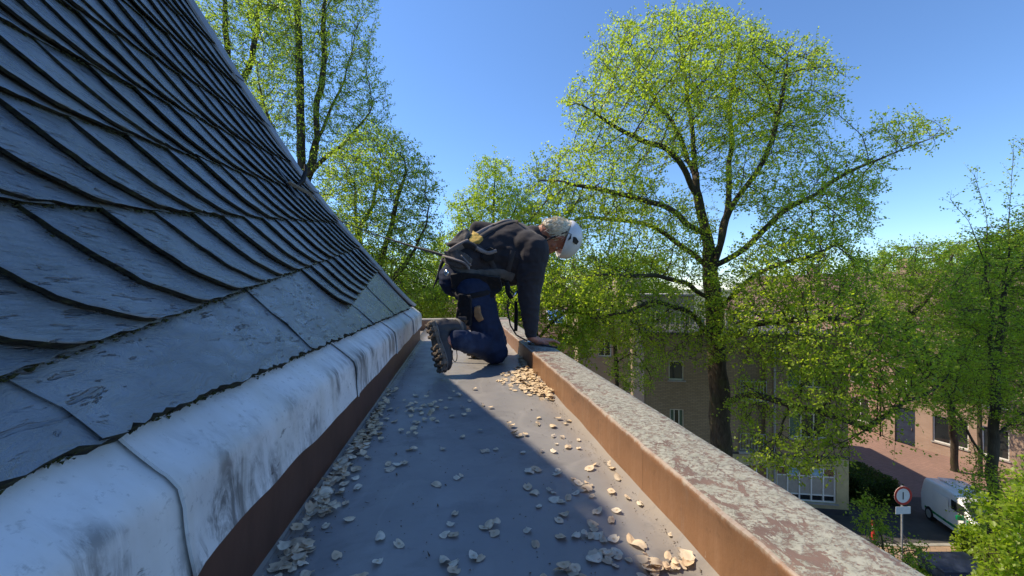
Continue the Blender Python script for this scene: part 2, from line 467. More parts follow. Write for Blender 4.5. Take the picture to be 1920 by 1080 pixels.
    col = t.mix(moss, col, (0.085, 0.095, 0.035))
    t.set(col, 0.9, 0, 0.2); t.bump(n, 0.8, 0.03); M['bark'] = t.m
    # buildings
    def brick(name, c1, c2, mortar, sc=1.0):
        t = NT(name); v = t.gen(); q = t.sep(v)
        cb = t.n('CombineXYZ'); t.l(t.math('ADD', q[0], q[1]), cb.inputs[0]); t.l(q[2], cb.inputs[1])
        br = t.n('TexBrick'); t.l(cb.outputs[0], br.inputs['Vector'])
        br.inputs['Scale'].default_value = 1.0
        br.inputs['Brick Width'].default_value = 0.22 * sc; br.inputs['Row Height'].default_value = 0.07 * sc
        br.inputs['Mortar Size'].default_value = 0.010 * sc; br.inputs['Mortar Smooth'].default_value = 0.2
        br.inputs['Color1'].default_value = (*c1, 1); br.inputs['Color2'].default_value = (*c2, 1); br.inputs['Mortar'].default_value = (*mortar, 1)
        n = t.noise(v, 1.2, 5, 0.65)
        col = t.mix(t.ramp(n, [(0.3, 0.0), (0.8, 0.45)]), br.outputs['Color'], tuple(x * 0.55 for x in c1))
        t.set(col, 0.9, 0, 0.2); t.bump(br.outputs['Fac'], -0.5, 0.01); return t.m
    M['brick_tan'] = brick('tan_brick', (0.40, 0.29, 0.175), (0.31, 0.22, 0.13), (0.19, 0.16, 0.125))
    M['brick_pink'] = brick('pink_brick', (0.40, 0.25, 0.18), (0.34, 0.20, 0.14), (0.36, 0.30, 0.25))
    M['brick_rose'] = brick('rose_brick', (0.42, 0.29, 0.22), (0.36, 0.24, 0.18), (0.36, 0.30, 0.26))
    M['brick_pale'] = brick('pale_brick', (0.46, 0.36, 0.26), (0.40, 0.31, 0.22), (0.38, 0.33, 0.27))
    M['brick_church'] = brick('church_brick', (0.26, 0.12, 0.08), (0.22, 0.10, 0.065), (0.30, 0.27, 0.24))
    M['cream'] = simple('cream_render', (0.42, 0.36, 0.20), 0.85, var=0.15, scale=3, bump=0.1)
    M['white_paint'] = simple('white_paint', (0.72, 0.71, 0.68), 0.5, var=0.08, scale=8)
    M['cream_frame'] = simple('cream_frame_paint', (0.62, 0.58, 0.46), 0.5, var=0.08, scale=8)
    M['concrete'] = simple('concrete', (0.34, 0.33, 0.31), 0.85, var=0.2, scale=4, bump=0.2)
    M['plinth'] = simple('dark_plinth', (0.055, 0.055, 0.06), 0.8, var=0.25, scale=5)
    t = NT('glass_pane'); p = t.pos()
    n = t.noise(p, 0.8, 2, 0.5)
    t.set(t.ramp(n, [(0.35, (0.010, 0.012, 0.014)), (0.7, (0.035, 0.04, 0.042))]), 0.04, 0, 0.8); M['glass'] = t.m
    M['blind'] = simple('grey_blind', (0.34, 0.31, 0.27), 0.7, var=0.12, scale=6)
    M['curtain'] = simple('green_curtain', (0.12, 0.17, 0.11), 0.8, var=0.3, scale=14)
    M['poster_blue'] = simple('pale_blue_poster', (0.25, 0.42, 0.55), 0.6, var=0.4, scale=6)
    M['poster_brown'] = simple('brown_poster', (0.20, 0.11, 0.06), 0.6, var=0.6, scale=7)
    M['metal_grey'] = simple('grey_metal', (0.33, 0.34, 0.35), 0.45, 0.3, var=0.15, scale=10)
    M['metal_dark'] = simple('dark_metal', (0.035, 0.036, 0.04), 0.45, 0.3, var=0.3, scale=40)
    M['iron'] = simple('black_iron', (0.012, 0.012, 0.013), 0.5, 0.2, var=0.4, scale=80, bump=0.3)
    M['silver'] = simple('bright_metal', (0.72, 0.72, 0.72), 0.22, 1.0, var=0.1, scale=60)
    M['red'] = simple('red_paint', (0.50, 0.045, 0.035), 0.45, var=0.15, scale=10)
    t = NT('roof_tile'); p = t.gen()
    wv = t.n('TexWave'); t.l(p, wv.inputs[0]); wv.inputs['Scale'].default_value = 1.6; wv.bands_direction = 'Z'; wv.inputs['Distortion'].default_value = 0.5
    col = t.ramp(wv.outputs['Fac'], [(0.0, (0.075, 0.050, 0.042)), (0.5, (0.14, 0.088, 0.068)), (1.0, (0.17, 0.11, 0.085))])
    t.set(col, 0.85); t.bump(wv.outputs['Fac'], 0.8, 0.05); M['tile'] = t.m
    # ground
    t = NT('street_brick'); p = t.pos()
    br = t.n('TexBrick'); t.l(t.map(p, (1, 1, 1), (0, 0, 0.5)), br.inputs['Vector'])
    br.inputs['Scale'].default_value = 1.0; br.inputs['Brick Width'].default_value = 0.2; br.inputs['Row Height'].default_value = 0.1
    br.inputs['Mortar Size'].default_value = 0.008
    br.inputs['Color1'].default_value = (0.30, 0.185, 0.155, 1); br.inputs['Color2'].default_value = (0.245, 0.15, 0.125, 1); br.inputs['Mortar'].default_value = (0.15, 0.12, 0.10, 1)
    n = t.noise(p, 0.5, 5, 0.6)
    col = t.mix(t.ramp(n, [(0.35, 0.0), (0.75, 0.5)]), br.outputs['Color'], (0.17, 0.115, 0.10))
    t.set(col, 0.9, 0, 0.2); t.bump(br.outputs['Fac'], -0.3, 0.01); M['street'] = t.m
    t = NT('pavement_brick'); p = t.pos()
    br = t.n('TexBrick'); t.l(t.map(p, (1, 1, 1), (0, 0, 0.9)), br.inputs['Vector'])
    br.inputs['Scale'].default_value = 1.0; br.inputs['Brick Width'].default_value = 0.3; br.inputs['Row Height'].default_value = 0.3
    br.inputs['Mortar Size'].default_value = 0.01
    br.inputs['Color1'].default_value = (0.36, 0.25, 0.17, 1); br.inputs['Color2'].default_value = (0.31, 0.215, 0.15, 1); br.inputs['Mortar'].default_value = (0.19, 0.15, 0.11, 1)
    t.set(t.mix(t.ramp(t.noise(p, 0.8, 5, 0.6), [(0.35, 0.0), (0.75, 0.5)]), br.outputs['Color'], (0.22, 0.16, 0.12)), 0.9, 0, 0.2); M['pavement'] = t.m
    M['asphalt'] = simple('asphalt', (0.062, 0.060, 0.060), 0.9, var=0.25, scale=3, bump=0.3)
    M['kerb'] = simple('kerb_stone', (0.28, 0.27, 0.25), 0.85, var=0.2, scale=5)
    M['earth'] = simple('far_ground', (0.085, 0.10, 0.05), 0.95, var=0.4, scale=0.08)
    # clothing
    def cloth(name, c, var=0.25, scale=9, weave=900, rough=0.9, bs=0.25):
        t = NT(name); v = t.gen()
        n = t.noise(v, scale, 5, 0.6)
        col = t.ramp(n, [(0.3, tuple(x * (1 - var) for x in c)), (0.7, tuple(x * (1 + var) for x in c))])
        t.set(col, rough, 0, 0.2)
        try: t.b.inputs['Sheen Weight'].default_value = 0.12
        except KeyError: pass
        t.bump(t.math('ADD', t.noise(v, weave, 2, 0.5), t.math('MULTIPLY', t.noise(v, 45, 4, 0.6), 3.0)), bs, 0.002); return t.m
    M['sweater'] = cloth('dark_sweatshirt', (0.030, 0.029, 0.036), 0.15)
    t = NT('blue_denim'); v = t.gen()
    n = t.noise(v, 7, 5, 0.6); f = t.noise(v, 320, 3, 0.7)
    col = t.ramp(n, [(0.3, (0.009, 0.014, 0.036)), (0.6, (0.015, 0.025, 0.060)), (0.85, (0.046, 0.072, 0.135))])
    col = t.mix(t.ramp(f, [(0.5, 0.0), (0.8, 0.25)]), col, (0.05, 0.075, 0.125))
    t.set(col, 0.85, 0, 0.2); t.bump(t.math('ADD', f, t.math('MULTIPLY', t.noise(v, 40, 4), 2.5)), 0.3, 0.002); M['denim'] = t.m
    M['webbing'] = cloth('dark_webbing', (0.040, 0.040, 0.047), 0.2, 30, 500, 0.75)
    M['webbing_grey'] = cloth('grey_padding', (0.105, 0.098, 0.094), 0.25, 22, 500, 0.85)
    M['webbing_stripe'] = cloth('mauve_grey_webbing', (0.21, 0.19, 0.19), 0.2, 30, 500, 0.8)
    M['strap_tan'] = cloth('sand_strap', (0.20, 0.18, 0.15), 0.25, 40, 500, 0.8)
    M['black_cloth'] = cloth('black_cordura', (0.010, 0.010, 0.013), 0.3, 20, 500, 0.8)
    M['yellow'] = cloth('yellow_label', (0.55, 0.38, 0.09), 0.2, 20, 500, 0.7)
    M['tan_leather'] = simple('tan_leather', (0.26, 0.15, 0.07), 0.6, var=0.3, scale=30, bump=0.2, obj=True)
    M['boot'] = simple('dark_boot_leather', (0.030, 0.029, 0.033), 0.6, var=0.35, scale=24, bump=0.3, obj=True)
    M['boot_grey'] = simple('grey_boot_trim', (0.11, 0.105, 0.10), 0.7, var=0.3, scale=24, bump=0.3, obj=True)
    M['sole'] = simple('dusty_rubber_sole', (0.125, 0.100, 0.078), 0.85, var=0.5, scale=30, bump=0.5, obj=True)
    M['lace'] = simple('black_lace', (0.015, 0.015, 0.015), 0.8, obj=True)
    t = NT('skin'); v = t.gen()
    n = t.noise(v, 26, 5, 0.6); n2 = t.noise(v, 160, 4, 0.6)
    t.set(t.ramp(n, [(0.3, (0.36, 0.135, 0.085)), (0.7, (0.50, 0.225, 0.155))]), 0.5, 0, 0.4)
    t.b.inputs['Subsurface Weight'].default_value = 0.08
    t.b.inputs['Subsurface Scale'].default_value = 0.01
    t.bump(n2, 0.25, 0.002); M['skin'] = t.m
    t = NT('grey_blond_hair'); v = t.gen()
    n = t.noise(t.map(v, (20, 34, 46)), 2, 4, 0.6, 1.0)
    t.set(t.ramp(n, [(0.3, (0.50, 0.41, 0.27)), (0.5, (0.74, 0.66, 0.50)), (0.75, (0.88, 0.84, 0.74))]), 0.55, 0, 0.4); t.bump(n, 0.8, 0.006); M['hair'] = t.m
    M['helmet'] = simple('white_helmet_shell', (0.66, 0.67, 0.70), 0.28, var=0.06, scale=14, spec=0.5, obj=True)
    M['vent'] = simple('black_vent', (0.012, 0.012, 0.014), 0.6, obj=True)
    M['eye'] = simple('eye_white', (0.5, 0.47, 0.43), 0.3, obj=True)
    # vehicles, signs
    M['van_white'] = simple('white_car_paint', (0.74, 0.74, 0.75), 0.22, var=0.04, scale=2, spec=0.6, obj=True)
    M['van_green'] = simple('green_car_paint', (0.008, 0.20, 0.075), 0.28, var=0.08, scale=2, spec=0.6, obj=True)
    t = NT('windscreen'); t.set((0.03, 0.035, 0.038), 0.04, 0, 1.0); M['windscreen'] = t.m
    M['tyre'] = simple('tyre_rubber', (0.015, 0.015, 0.016), 0.85, obj=True)
    M['amber'] = simple('amber_lamp', (0.55, 0.16, 0.03), 0.25, obj=True)
    M['navy'] = simple('dark_blue_cover', (0.022, 0.032, 0.06), 0.5, var=0.3, scale=5)
    M['moss'] = simple('moss', (0.050, 0.055, 0.018), 0.95, var=0.6, scale=60)
    M['wood'] = simple('weathered_wood', (0.30, 0.17, 0.10), 0.8, var=0.3, scale=30, bump=0.3)
    M['steel_plate'] = simple('sign_white', (0.75, 0.75, 0.74), 0.4, var=0.05, scale=10)
build_materials()

# ------------------------------------------------------------------ slate roof, flared towards the eaves, with a hip at its far end
PROF = np.array([(-.30, .20), (-.365, .27), (-.436, .335), (-.55, .468), (-.76, .75), (-.98, 1.055), (-1.165, 1.34), (-1.34, 1.67),
                 (-1.49, 1.97), (-1.64, 2.28), (-2.2, 3.45), (-3.0, 5.1), (-4.0, 7.2)])
_tt = np.linspace(0, 1, 1201)
_x = -np.linspace(.30, 4.0, 1201); _z = np.interp(-_x, -PROF[:, 0], PROF[:, 1])
_k = np.ones(41) / 41
_zp = np.convolve(np.pad(_z, 20, mode='edge'), _k, 'valid'); _zp[:60] = _z[:60]
for _i in range(60, 90): _zp[_i] = _z[_i] * (90 - _i) / 30 + _zp[_i] * (_i - 60) / 30
_z = _zp
_s = np.r_[0, np.cumsum(np.hypot(np.diff(_x), np.diff(_z)))]
_s -= np.interp(.436, -_x, _s)
XE, YE = -.365, 3.85                       # plan corner of the eaves, where the hip starts
def surf(Y, v, n=0.0):
    x = np.interp(v, _s, _x); z = np.interp(v, _s, _z)
    x1 = np.interp(v + .06, _s, _x); z1 = np.interp(v + .06, _s, _z)
    x0 = np.interp(v - .06, _s, _x); z0 = np.interp(v - .06, _s, _z)
    dx, dz = x1 - x0, z1 - z0; L = math.hypot(dx, dz)
    return Vector((x + dz / L * n, Y, z - dx / L * n))
def hipY(v):
    return YE + (float(np.interp(v, _s, _x)) - XE)
def Vx(x): return float(np.interp(-x, -_x, _s))

roof = empty('slate_roof', (-0.5, 1.8, 0.3))
tag(roof, 'steep dark blue slate roof with curved rising courses beside the gutter', 'roof')

# boarding below the slates, both faces of the hipped roof
def make_deck():
    vs = []; fs = []
    vv = np.r_[np.linspace(-.05, 2.4, 30), np.linspace(2.6, 7.2, 12)]
    ys = []
    for v in vv:
        hy = hipY(v)
        a = surf(-6.0, v, -.004); b = surf(hy, v, -.004)
        vs += [a, b]
        x = b.x; vs.append(Vector((x - 6.0, b.y, b.z)))          # far face behind the hip
    n = len(vv)
    for i in range(n - 1):
        a = 3 * i
        fs += [(a, a + 1, a + 4, a + 3), (a + 1, a + 2, a + 5, a + 4)]
    return mesh_obj('roof_deck', vs, fs, M['slate_edge'], roof)
make_deck()

SLOPE, CRS, STEP = 0.190, 0.250, 0.166
def base_v(k, Y): return 0.193 + CRS * k + SLOPE * (Y - 0.98)
_cw = np.array([0.0, .006, .018, .036, .0765, .148, .198, .25, .31])
_cd = np.array([.215, .192, .170, .146, .092, .043, .014, 0.0, -.012])
def left_edge(w): return float(np.interp(w, _cw, _cd))
rs = random.Random(31)
ROWS = [0.0, .003, .008, .015, .024, .034, .044, .055, .067, .080, .094, .108, .122, .137, .152, .167, .183, .200, .218, .238, .262, .300]
def make_slate(k, Y0, width):
    """one stone: curved left back, straight foot, tucked under its right-hand and upper neighbours"""
    cols = [0.0, 0.025, 0.12, 0.24, 0.36, 0.48, 0.60, 0.72, 0.86, 1.0]
    if Y0 + 0.02 > hipY(base_v(k, Y0) + .2): return None
    tilt = rs.uniform(-.003, .003); lift = rs.uniform(-.002, .003); jy = rs.uniform(-.006, .006)
    th = rs.uniform(.0068, .0105)
    seed = rs.uniform(0, 900)
    top = []; clipped = 0
    for ri, w in enumerate(ROWS):
        lw = left_edge(w) + jy
        jag = mnoise.noise(Vector((seed, w * 45, 0))) * .0026 + mnoise.noise(Vector((seed, w * 160, 3))) * .0034 + mnoise.noise(Vector((seed, w * 400, 6))) * .0020
        row = []
        for ci, c in enumerate(cols):
            y = Y0 + lw + c * (width + .045)
            if ci == 0: y += jag
            ww = w
            if ri == 0:
                ww += mnoise.noise(Vector((y * 55, seed, 1))) * .0050 + mnoise.noise(Vector((y * 170, seed, 2))) * .0040
            v = base_v(k, y) + ww
            hy = hipY(v) - .035
            if y > hy:
                y = hy - .0005 * (10 - ci) ; clipped += 1
                v = min(v, base_v(k, y) + ww + .02)
            n = .008 + .019 * (1 - c) ** 1.3 * min(1, (.32 - w) / .2 + .4) + .013 * max(0, 1 - w / .26) + lift + tilt * (w / .25 - .5)
            if ci == 0: n -= .0022
            if ri == 0: n -= .0018
            n += mnoise.noise(Vector((y * 9, v * 9, seed))) * .0012
            row.append((y, v, n))
        top.append(row)
    if clipped > len(ROWS) * len(cols) - 30: return None
    nc = len(cols); nr = len(ROWS)
    vs = [surf(*q) for row in top for q in row]
    fs = []; mi = []
    for r in range(nr - 1):
        for c in range(nc - 1):
            a = r * nc + c
            fs.append((a, a + 1, a + nc + 1, a + nc)); mi.append(0)
    # skirt along the left back and the foot
    loop = [(r, 0) for r in range(nr - 1, -1, -1)] + [(0, c) for c in range(1, nc)]
    b0 = len(vs)
    for j, (r, c) in enumerate(loop):
        y, v, n = top[r][c]
        und = .0025 + mnoise.noise(Vector((seed, j * 1.7, 8))) * .003
        vs.append(surf(y + und * (1 if c == 0 else 0), v + und * (1 if r == 0 else 0), n - th))
    for j in range(len(loop) - 1):
        r, c = loop[j]; r2, c2 = loop[j + 1]
        fs.append((b0 + j, b0 + j + 1, r2 * nc + c2, r * nc + c)); mi.append(1)
    o = mesh_obj('slate', vs, fs, None, roof, mats=[M['slate'], M['slate_edge']], midx=mi, center=True)
    auto_smooth(o, 35)
    return o
slate_feet = []
nsl = 0
for k in range(-1, 9):
    Y0 = (-0.30 if k >= 0 else 1.655) + (0.083 * (k % 2) if k >= 0 else 0) + (0.03 * k if k > 0 else 0)
    if k >= 2: Y0 += .17
    if k >= 5: Y0 += .34
    while Y0 < 3.9:
        wd = STEP * rs.uniform(.93, 1.07)
        if base_v(k, Y0 + .2) > -.02 and (k != 0 or Y0 > 0.03):
            if make_slate(k, Y0, wd): nsl += 1; slate_feet.append((k, Y0, wd))
        Y0 += wd
print('slates', nsl)

# large eave slates between the first course and the lead
ed = [-.62, .50, 1.16, 1.98, 2.62, 3.52]
for i in range(len(ed) - 1):
    y0, y1 = ed[i], ed[i + 1] + .03
    vs = []; fs = []; mi = []; seed = i * 17.3 + 2
    NC, NRW = 60, 7
    grid = []
    for r in range(NRW):
        row = []
        for c in range(NC):
            y = y0 + (y1 - y0) * c / (NC - 1)
            ylim = y
            top_v = base_v(0 if y < 1.70 else -1, y) + .06
            if y > 1.64 and y < 2.05: top_v = max(top_v, .38 - (y - 1.64) * .55)
            top_v = min(max(top_v, .05), .40)
            f = r / (NRW - 1)
            v = -.012 + (top_v + .012) * f
            if c == 0: y += .05 * (1 - f) ** 2 - .03 * f + mnoise.noise(Vector((seed, f * 7, 5))) * .022 + mnoise.noise(Vector((seed, f * 23, 5))) * .008
            if r == 0: v += mnoise.noise(Vector((y * 24, seed, 1))) * .008 + mnoise.noise(Vector((y * 80, seed, 2))) * .009 + abs(mnoise.noise(Vector((y * 7, seed, 4)))) * .012
            y = min(y, hipY(v) - .03)
            n = .010 + .0045 * (1 - (c / (NC - 1))) + .013 * (1 - f) ** 2 + mnoise.noise(Vector((y * 12, v * 20, seed))) * .002
            if r == 0: n -= .003
            row.append((y, v, n))
        grid.append(row)
    vs = [surf(*q) for row in grid for q in row]
    for r in range(NRW - 1):
        for c in range(NC - 1):
            a = r * NC + c; fs.append((a, a + 1, a + NC + 1, a + NC)); mi.append(0)
    loop = [(r, 0) for r in range(NRW - 1, -1, -1)] + [(0, c) for c in range(1, NC)]
    b0 = len(vs)
    for j, (r, c) in enumerate(loop):
        y, v, n = grid[r][c]; vs.append(surf(y + (.002 if c == 0 else 0), v + (.003 if r == 0 else 0), n - (.0035 if c == 0 and r > 0 else .021)))
    for j in range(len(loop) - 1):
        r, c = loop[j]; r2, c2 = loop[j + 1]
        fs.append((b0 + j, b0 + j + 1, r2 * NC + c2, r * NC + c)); mi.append(1 if r == 0 else 0)
    o = mesh_obj('eave_slate', vs, fs, None, roof, mats=[M['eave_slate'], M['slate_edge']], midx=mi, center=True)
    auto_smooth(o, 35)

# moss and flakes in the joints: thousands of crumbs, one part
def make_moss():
    pts = []
    rm = np.random.default_rng(5)
    for k, Y0, wd in slate_feet:
        near = 1.0 if Y0 < 1.6 else 0.35
        for j in range(int(70 * near)):                    # along the foot
            y = Y0 + .2 + rm.uniform(0, wd); v = base_v(k, y)
            if y < hipY(v) - .05: pts.append((y, v - rm.uniform(-.003, .004), rm.uniform(.006, .022), rm.uniform(.0008, .0020)))
        for j in range(int(26 * near)):                     # along the back
            w = rm.uniform(0.02, .2); y = Y0 + left_edge(w); v = base_v(k, y) + w
            if y < hipY(v) - .05: pts.append((y - rm.uniform(-.001, .004), v, rm.uniform(.004, .018), rm.uniform(.0007, .0015)))
    for j in range(4200):                                   # along the ragged eave
        y = rm.uniform(-.2, 3.5); pts.append((y, rm.normal(-.004, .004), rm.uniform(.0, .011), rm.uniform(.0006, .0019)))
    V = []; F = []
    tet = np.array([(1, 1, 1), (1, -1, -1), (-1, 1, -1), (-1, -1, 1)], float)
    for y, v, n, s_ in pts:
        c = np.array(surf(y, v, n)); q = rm.normal(size=(4, 3)) * .4 + tet
        b = len(V) * 4
        V.append(c + q * s_ * np.array([1, 1.8, 1]))
        F += [(b, b + 1, b + 2), (b, b + 3, b + 1), (b, b + 2, b + 3), (b + 1, b + 3, b + 2)]
    o = np_obj('moss', np.concatenate(V), F, M['moss'], roof)
    o['kind'] = 'stuff'
make_moss()

# hip flashing in lengths
def hip_pt(v, n=0.0):
    p = surf(hipY(v), v); return p + Vector((1, 1, 1.1)).normalized() * n
hv = [-.02, .42, 1.12, 1.86, 2.6, 3.4]
for i in range(len(hv) - 1):
    m = MB(); ring = []
    N = 9
    for j in range(N):
        v = hv[i] - (.02 if i else 0) + (hv[i + 1] - hv[i] + (.02 if i else 0)) * j / (N - 1)
        lift = .004 * (1 if j == 0 else 0) + .003 * (1 - j / (N - 1))
        wob = mnoise.noise(Vector((v * 5, 3, 1))) * .004
        hp = hip_pt(v)
        c0 = surf(hp.y - .085 + wob * 2, v, .034 + lift)
        c1 = surf(hp.y - .022, v, .040 + lift)
        top = hip_pt(v, .052 + lift + wob)
        b1 = Vector((hp.x + (c1.y - hp.y), hp.y + (c1.x - hp.x), c1.z)); b1 = Vector((hp.x + (c1.y - hp.y), hp.y + (c1.x - hp.x), c1.z))
        b0 = Vector((hp.x + (c0.y - hp.y), hp.y + (c0.x - hp.x), c0.z))
        e0 = surf(hp.y - .088 + wob * 2, v, .022 + lift)
        e1 = Vector((hp.x + (e0.y - hp.y), hp.y + (e0.x - hp.x), e0.z))
        ring += [e0, c0, c1, top, b1, b0, e1]
    fs = []
    for j in range(N - 1):
        for q in range(6):
            a = j * 7 + q; fs.append((a, a + 1, a + 8, a + 7))
    fs.append((0, 1, 2, 3, 4, 5, 6))
    o = mesh_obj('hip_flashing', ring, fs, M['hip_lead'], roof, center=True)
    auto_smooth(o, 35)

# lead apron over the eaves, one sheet lapping the next
apron = bpy.data.objects.new('lead_apron', None); link(apron, roof)
joints = [-0.75, -.18, .545, 1.385, 2.25, 3.12, 3.90]
def lead_prof(y, up, q):
    """q 0..1 from under the slates, over the bend, down to the wavy lower edge; up lifts the lapping edge"""
    wav = mnoise.noise(Vector((y * 3.1, 0, 7))) * .012 + mnoise.noise(Vector((y * 8.3, 2, 7))) * .006
    bulge = mnoise.noise(Vector((y * 4.5, q * 3, 1))) * .0032 + mnoise.noise(Vector((y * 13, q * 4, 4))) * .0012
    path = [(-.462, .354), (-.436, .336), (-.411, .316), (-.387, .297), (-.3665, .2805), (-.3535, .264), (-.3485, .243), (-.3465, .21), (-.3445, .178), (-.342, .148 + wav)]
    s_ = q * (len(path) - 1); i = min(int(s_), len(path) - 2); f = s_ - i
    x = path[i][0] * (1 - f) + path[i + 1][0] * f; z = path[i][1] * (1 - f) + path[i + 1][1] * f
    nx, nz = (.68, .73) if q < .35 else ((.9, .43) if q < .6 else (1, 0))
    d = up + bulge * (0.3 if q < .2 else 1.0)
    return Vector((x + nx * d, y, z + nz * d))
for i in range(len(joints) - 1):
    y0, y1 = joints[i], joints[i + 1] + (.03 if i < len(joints) - 2 else 0)
    NY, NQ = max(10, int((y1 - y0) * 34)), 19
    vs = []; fs = []
    for a in range(NY):
        f = a / (NY - 1); y = y0 + (y1 - y0) * f
        up = .0045 * max(0, 1 - f * 14) + .0085 * math.exp(-((y - y0 - .005) / .006) ** 2)
        for b in range(NQ):
            q = b / (NQ - 1)
            vs.append(lead_prof(y + (0.006 * math.sin(q * 5 + i) if a in (0,) else 0) - .035 * max(0, q - .25) * 0, up, q))
    for a in range(NY - 1):
        for b in range(NQ - 1):
            k = a * NQ + b; fs.append((k, k + 1, k + NQ + 1, k + NQ))
    b0 = len(vs)                                             # thickness at the open edge and the lower edge
    edge = [a * NQ + NQ - 1 for a in range(NY - 1, -1, -1)] + [b for b in range(NQ - 2, -1, -1)]
    for e in edge:
        p = vs[e]; vs.append(p + Vector((-.004, .0, -.002)))
    for j in range(len(edge) - 1):
        fs.append((edge[j], edge[j + 1], b0 + j + 1, b0 + j))
    o = mesh_obj('lead_sheet', vs, fs, M['lead'], None)
    o.parent = apron; o.location = -Vector(roof.location)
    auto_smooth(o, 60)
# return of the lead round the far corner
m = MB(); ring = []
for b in range(19):
    p = lead_prof(3.90, 0.0, b / 18)
    ring.append(p)
vs = ring + [Vector((YE * 0 - 4.0, 3.90 + (p.x - XE) + .02, p.z)) for p in ring] + [Vector((p.x, 3.90 + (p.x + .342), p.z)) for p in ring]
fs = [(38 + j, 38 + j + 1, 19 + j + 1, 19 + j) for j in range(18)]
o = mesh_obj('lead_sheet', vs, fs, M['lead'], None); o.parent = apron; o.location = -Vector(roof.location)

# ------------------------------------------------------------------ gutter, fascia, parapet, the building below
FX = -.355
YP = 4.80                                   # inner face of the far parapet
def floor_sheet():
    NX, NY = 26, 90
    xs = np.linspace(FX - .02, .47, NX); ys = np.linspace(-2.5, YP + .01, NY)
    vs = []; fs = []
    for y in ys:
        for x in xs:
            z = mnoise.noise(Vector((x * 2.5, y * 1.6, 0))) * .003 + mnoise.noise(Vector((x * 8, y * 6, 4))) * .0008
            e = min(x - FX, .46 - x); z += .010 * max(0, 1 - e / .022) ** 2
            vs.append((x, y, z))
    for j in range(NY - 1):
        for i in range(NX - 1):
            a = j * NX + i; fs.append((a, a + 1, a + NX + 1, a + NX))
    n0 = len(vs)                              # the gutter turns left behind the hip
    vs += [(-7, 3.86, 0), (FX - .02, 3.86, 0), (FX - .02, YP + .01, 0), (-7, YP + .01, 0)]
    fs.append((n0, n0 + 1, n0 + 2, n0 + 3))
    return struct(mesh_obj('gutter_floor', vs, fs, M['floor'], None, smooth=True))
gf = floor_sheet()
# narrow welts: the upstand seams of the floor sheet
m = MB()
for y in (0.30, 1.93, 3.30):
    pass
fas = MB()
fas.box((FX - .03, .66, .095), .03, 3.16, .110)
fas.box((-3.68, 3.79, .095), 3.27, .03, .110)
o = fas.build('fascia', M['fascia']); struct(o)
m = MB(); m.tube([(FX + .004, y, .004 + .0012 * math.sin(y * 9)) for y in np.linspace(-2.4, 3.82, 60)], .0065, 6)
o = m.build('fascia_seam', M['seam'], o, smooth=True)

par = empty('parapet', (0.545, 1.5, 0)); tag(par, 'low brown painted metal parapet with flaking pale coping along the gutter', 'parapet')
XI, XO, HP = .46, .632, .126
cuts = [-2.5, -1.35, .02, .905, 1.79, 2.68, 3.57, 4.46]
def parapet_panel(y0, y1):
    NY = max(8, int((y1 - y0) * 26))
    # section from outside foot over the top to the inside foot
    sec = [(XO + .004, -.16, 1), (XO + .004, .085, 1), (XO + .010, .090, 1), (XO + .010, HP - .006, 1), (XO + .004, HP - .001, 0), (XO - .02, HP + .002, 0), (.58, HP + .003, 0), (.53, HP + .003, 0),
           (XI + .022, HP + .002, 0), (XI + .006, HP + .0005, 0), (XI - .001, HP - .003, 1), (XI - .003, HP - .010, 1), (XI, HP - .020, 1), (XI, .07, 1), (XI, .02, 1), (XI - .004, -.002, 1)]
    vs = []; fs = []; mi = []
    for a in range(NY):
        y = y0 + (y1 - y0) * a / (NY - 1)
        for j, (x, z, t_) in enumerate(sec):
            d = mnoise.noise(Vector((y * 6, j * .35, 2))) * .0022
            w = mnoise.noise(Vector((y * 14, j * .3, 5))) * (.0036 if 8 <= j <= 12 else .0007)
            lap = 0.0
            vs.append((x + d + w - (lap if j > 8 else -lap * (j < 4)), y, z + w * .7 + (lap if 3 < j < 10 else 0)))
    n = len(sec)
    for a in range(NY - 1):
        for j in range(n - 1):
            k = a * n + j; fs.append((k, k + n, k + n + 1, k + 1)); mi.append(1 if 4 <= j <= 8 else 0)
    o = mesh_obj('coping_panel', vs, fs, None, par, mats=[M['parapet_side'], M['parapet_top']], midx=mi)
    auto_smooth(o, 50)
for i in range(len(cuts) - 1):
    parapet_panel(cuts[i], cuts[i + 1] - .0008)
# far return of the parapet
m = MB(); m.box(((-7 + .642) / 2, YP + .085, .02), (7 + .642) / 2, .085, HP - .02 + .002)
o = m.build('coping_panel', M['parapet_side'], par); bevel(o, .006)
m = MB(); m.box(((-7 + .638) / 2, YP + .085, HP + .0055), (7 + .638) / 2, .088, .0045)
o = m.build('coping_panel', M['parapet_top'], par); bevel(o, .003)
m = MB(); m.box((.548, (4.48 + YP) / 2, .02), .088, (YP - 4.48) / 2 - .002, HP - .02)
o = m.build('coping_panel', M['parapet_side'], par)
m = MB(); m.tube([(XI - .004, y, .003 + .0012 * math.sin(y * 7)) for y in np.linspace(-2.4, YP - .02, 60)], .0060, 6)
o = m.build('foot_seam', M['seam'], par, smooth=True)

church = MB()
church.box((-3.70, -3.0, (ZS - .12) / 2), 4.30, 7.90, (-ZS - .12) / 2 - .05)
o = church.build('church_wall', M['brick_church']); tag(o, 'red brick wall of the building below the gutter', 'building')
m = MB(); m.box((-3.70, -3.0, -.10), 4.36, 7.96, .05)
o2 = m.build('cornice', M['concrete'], o)

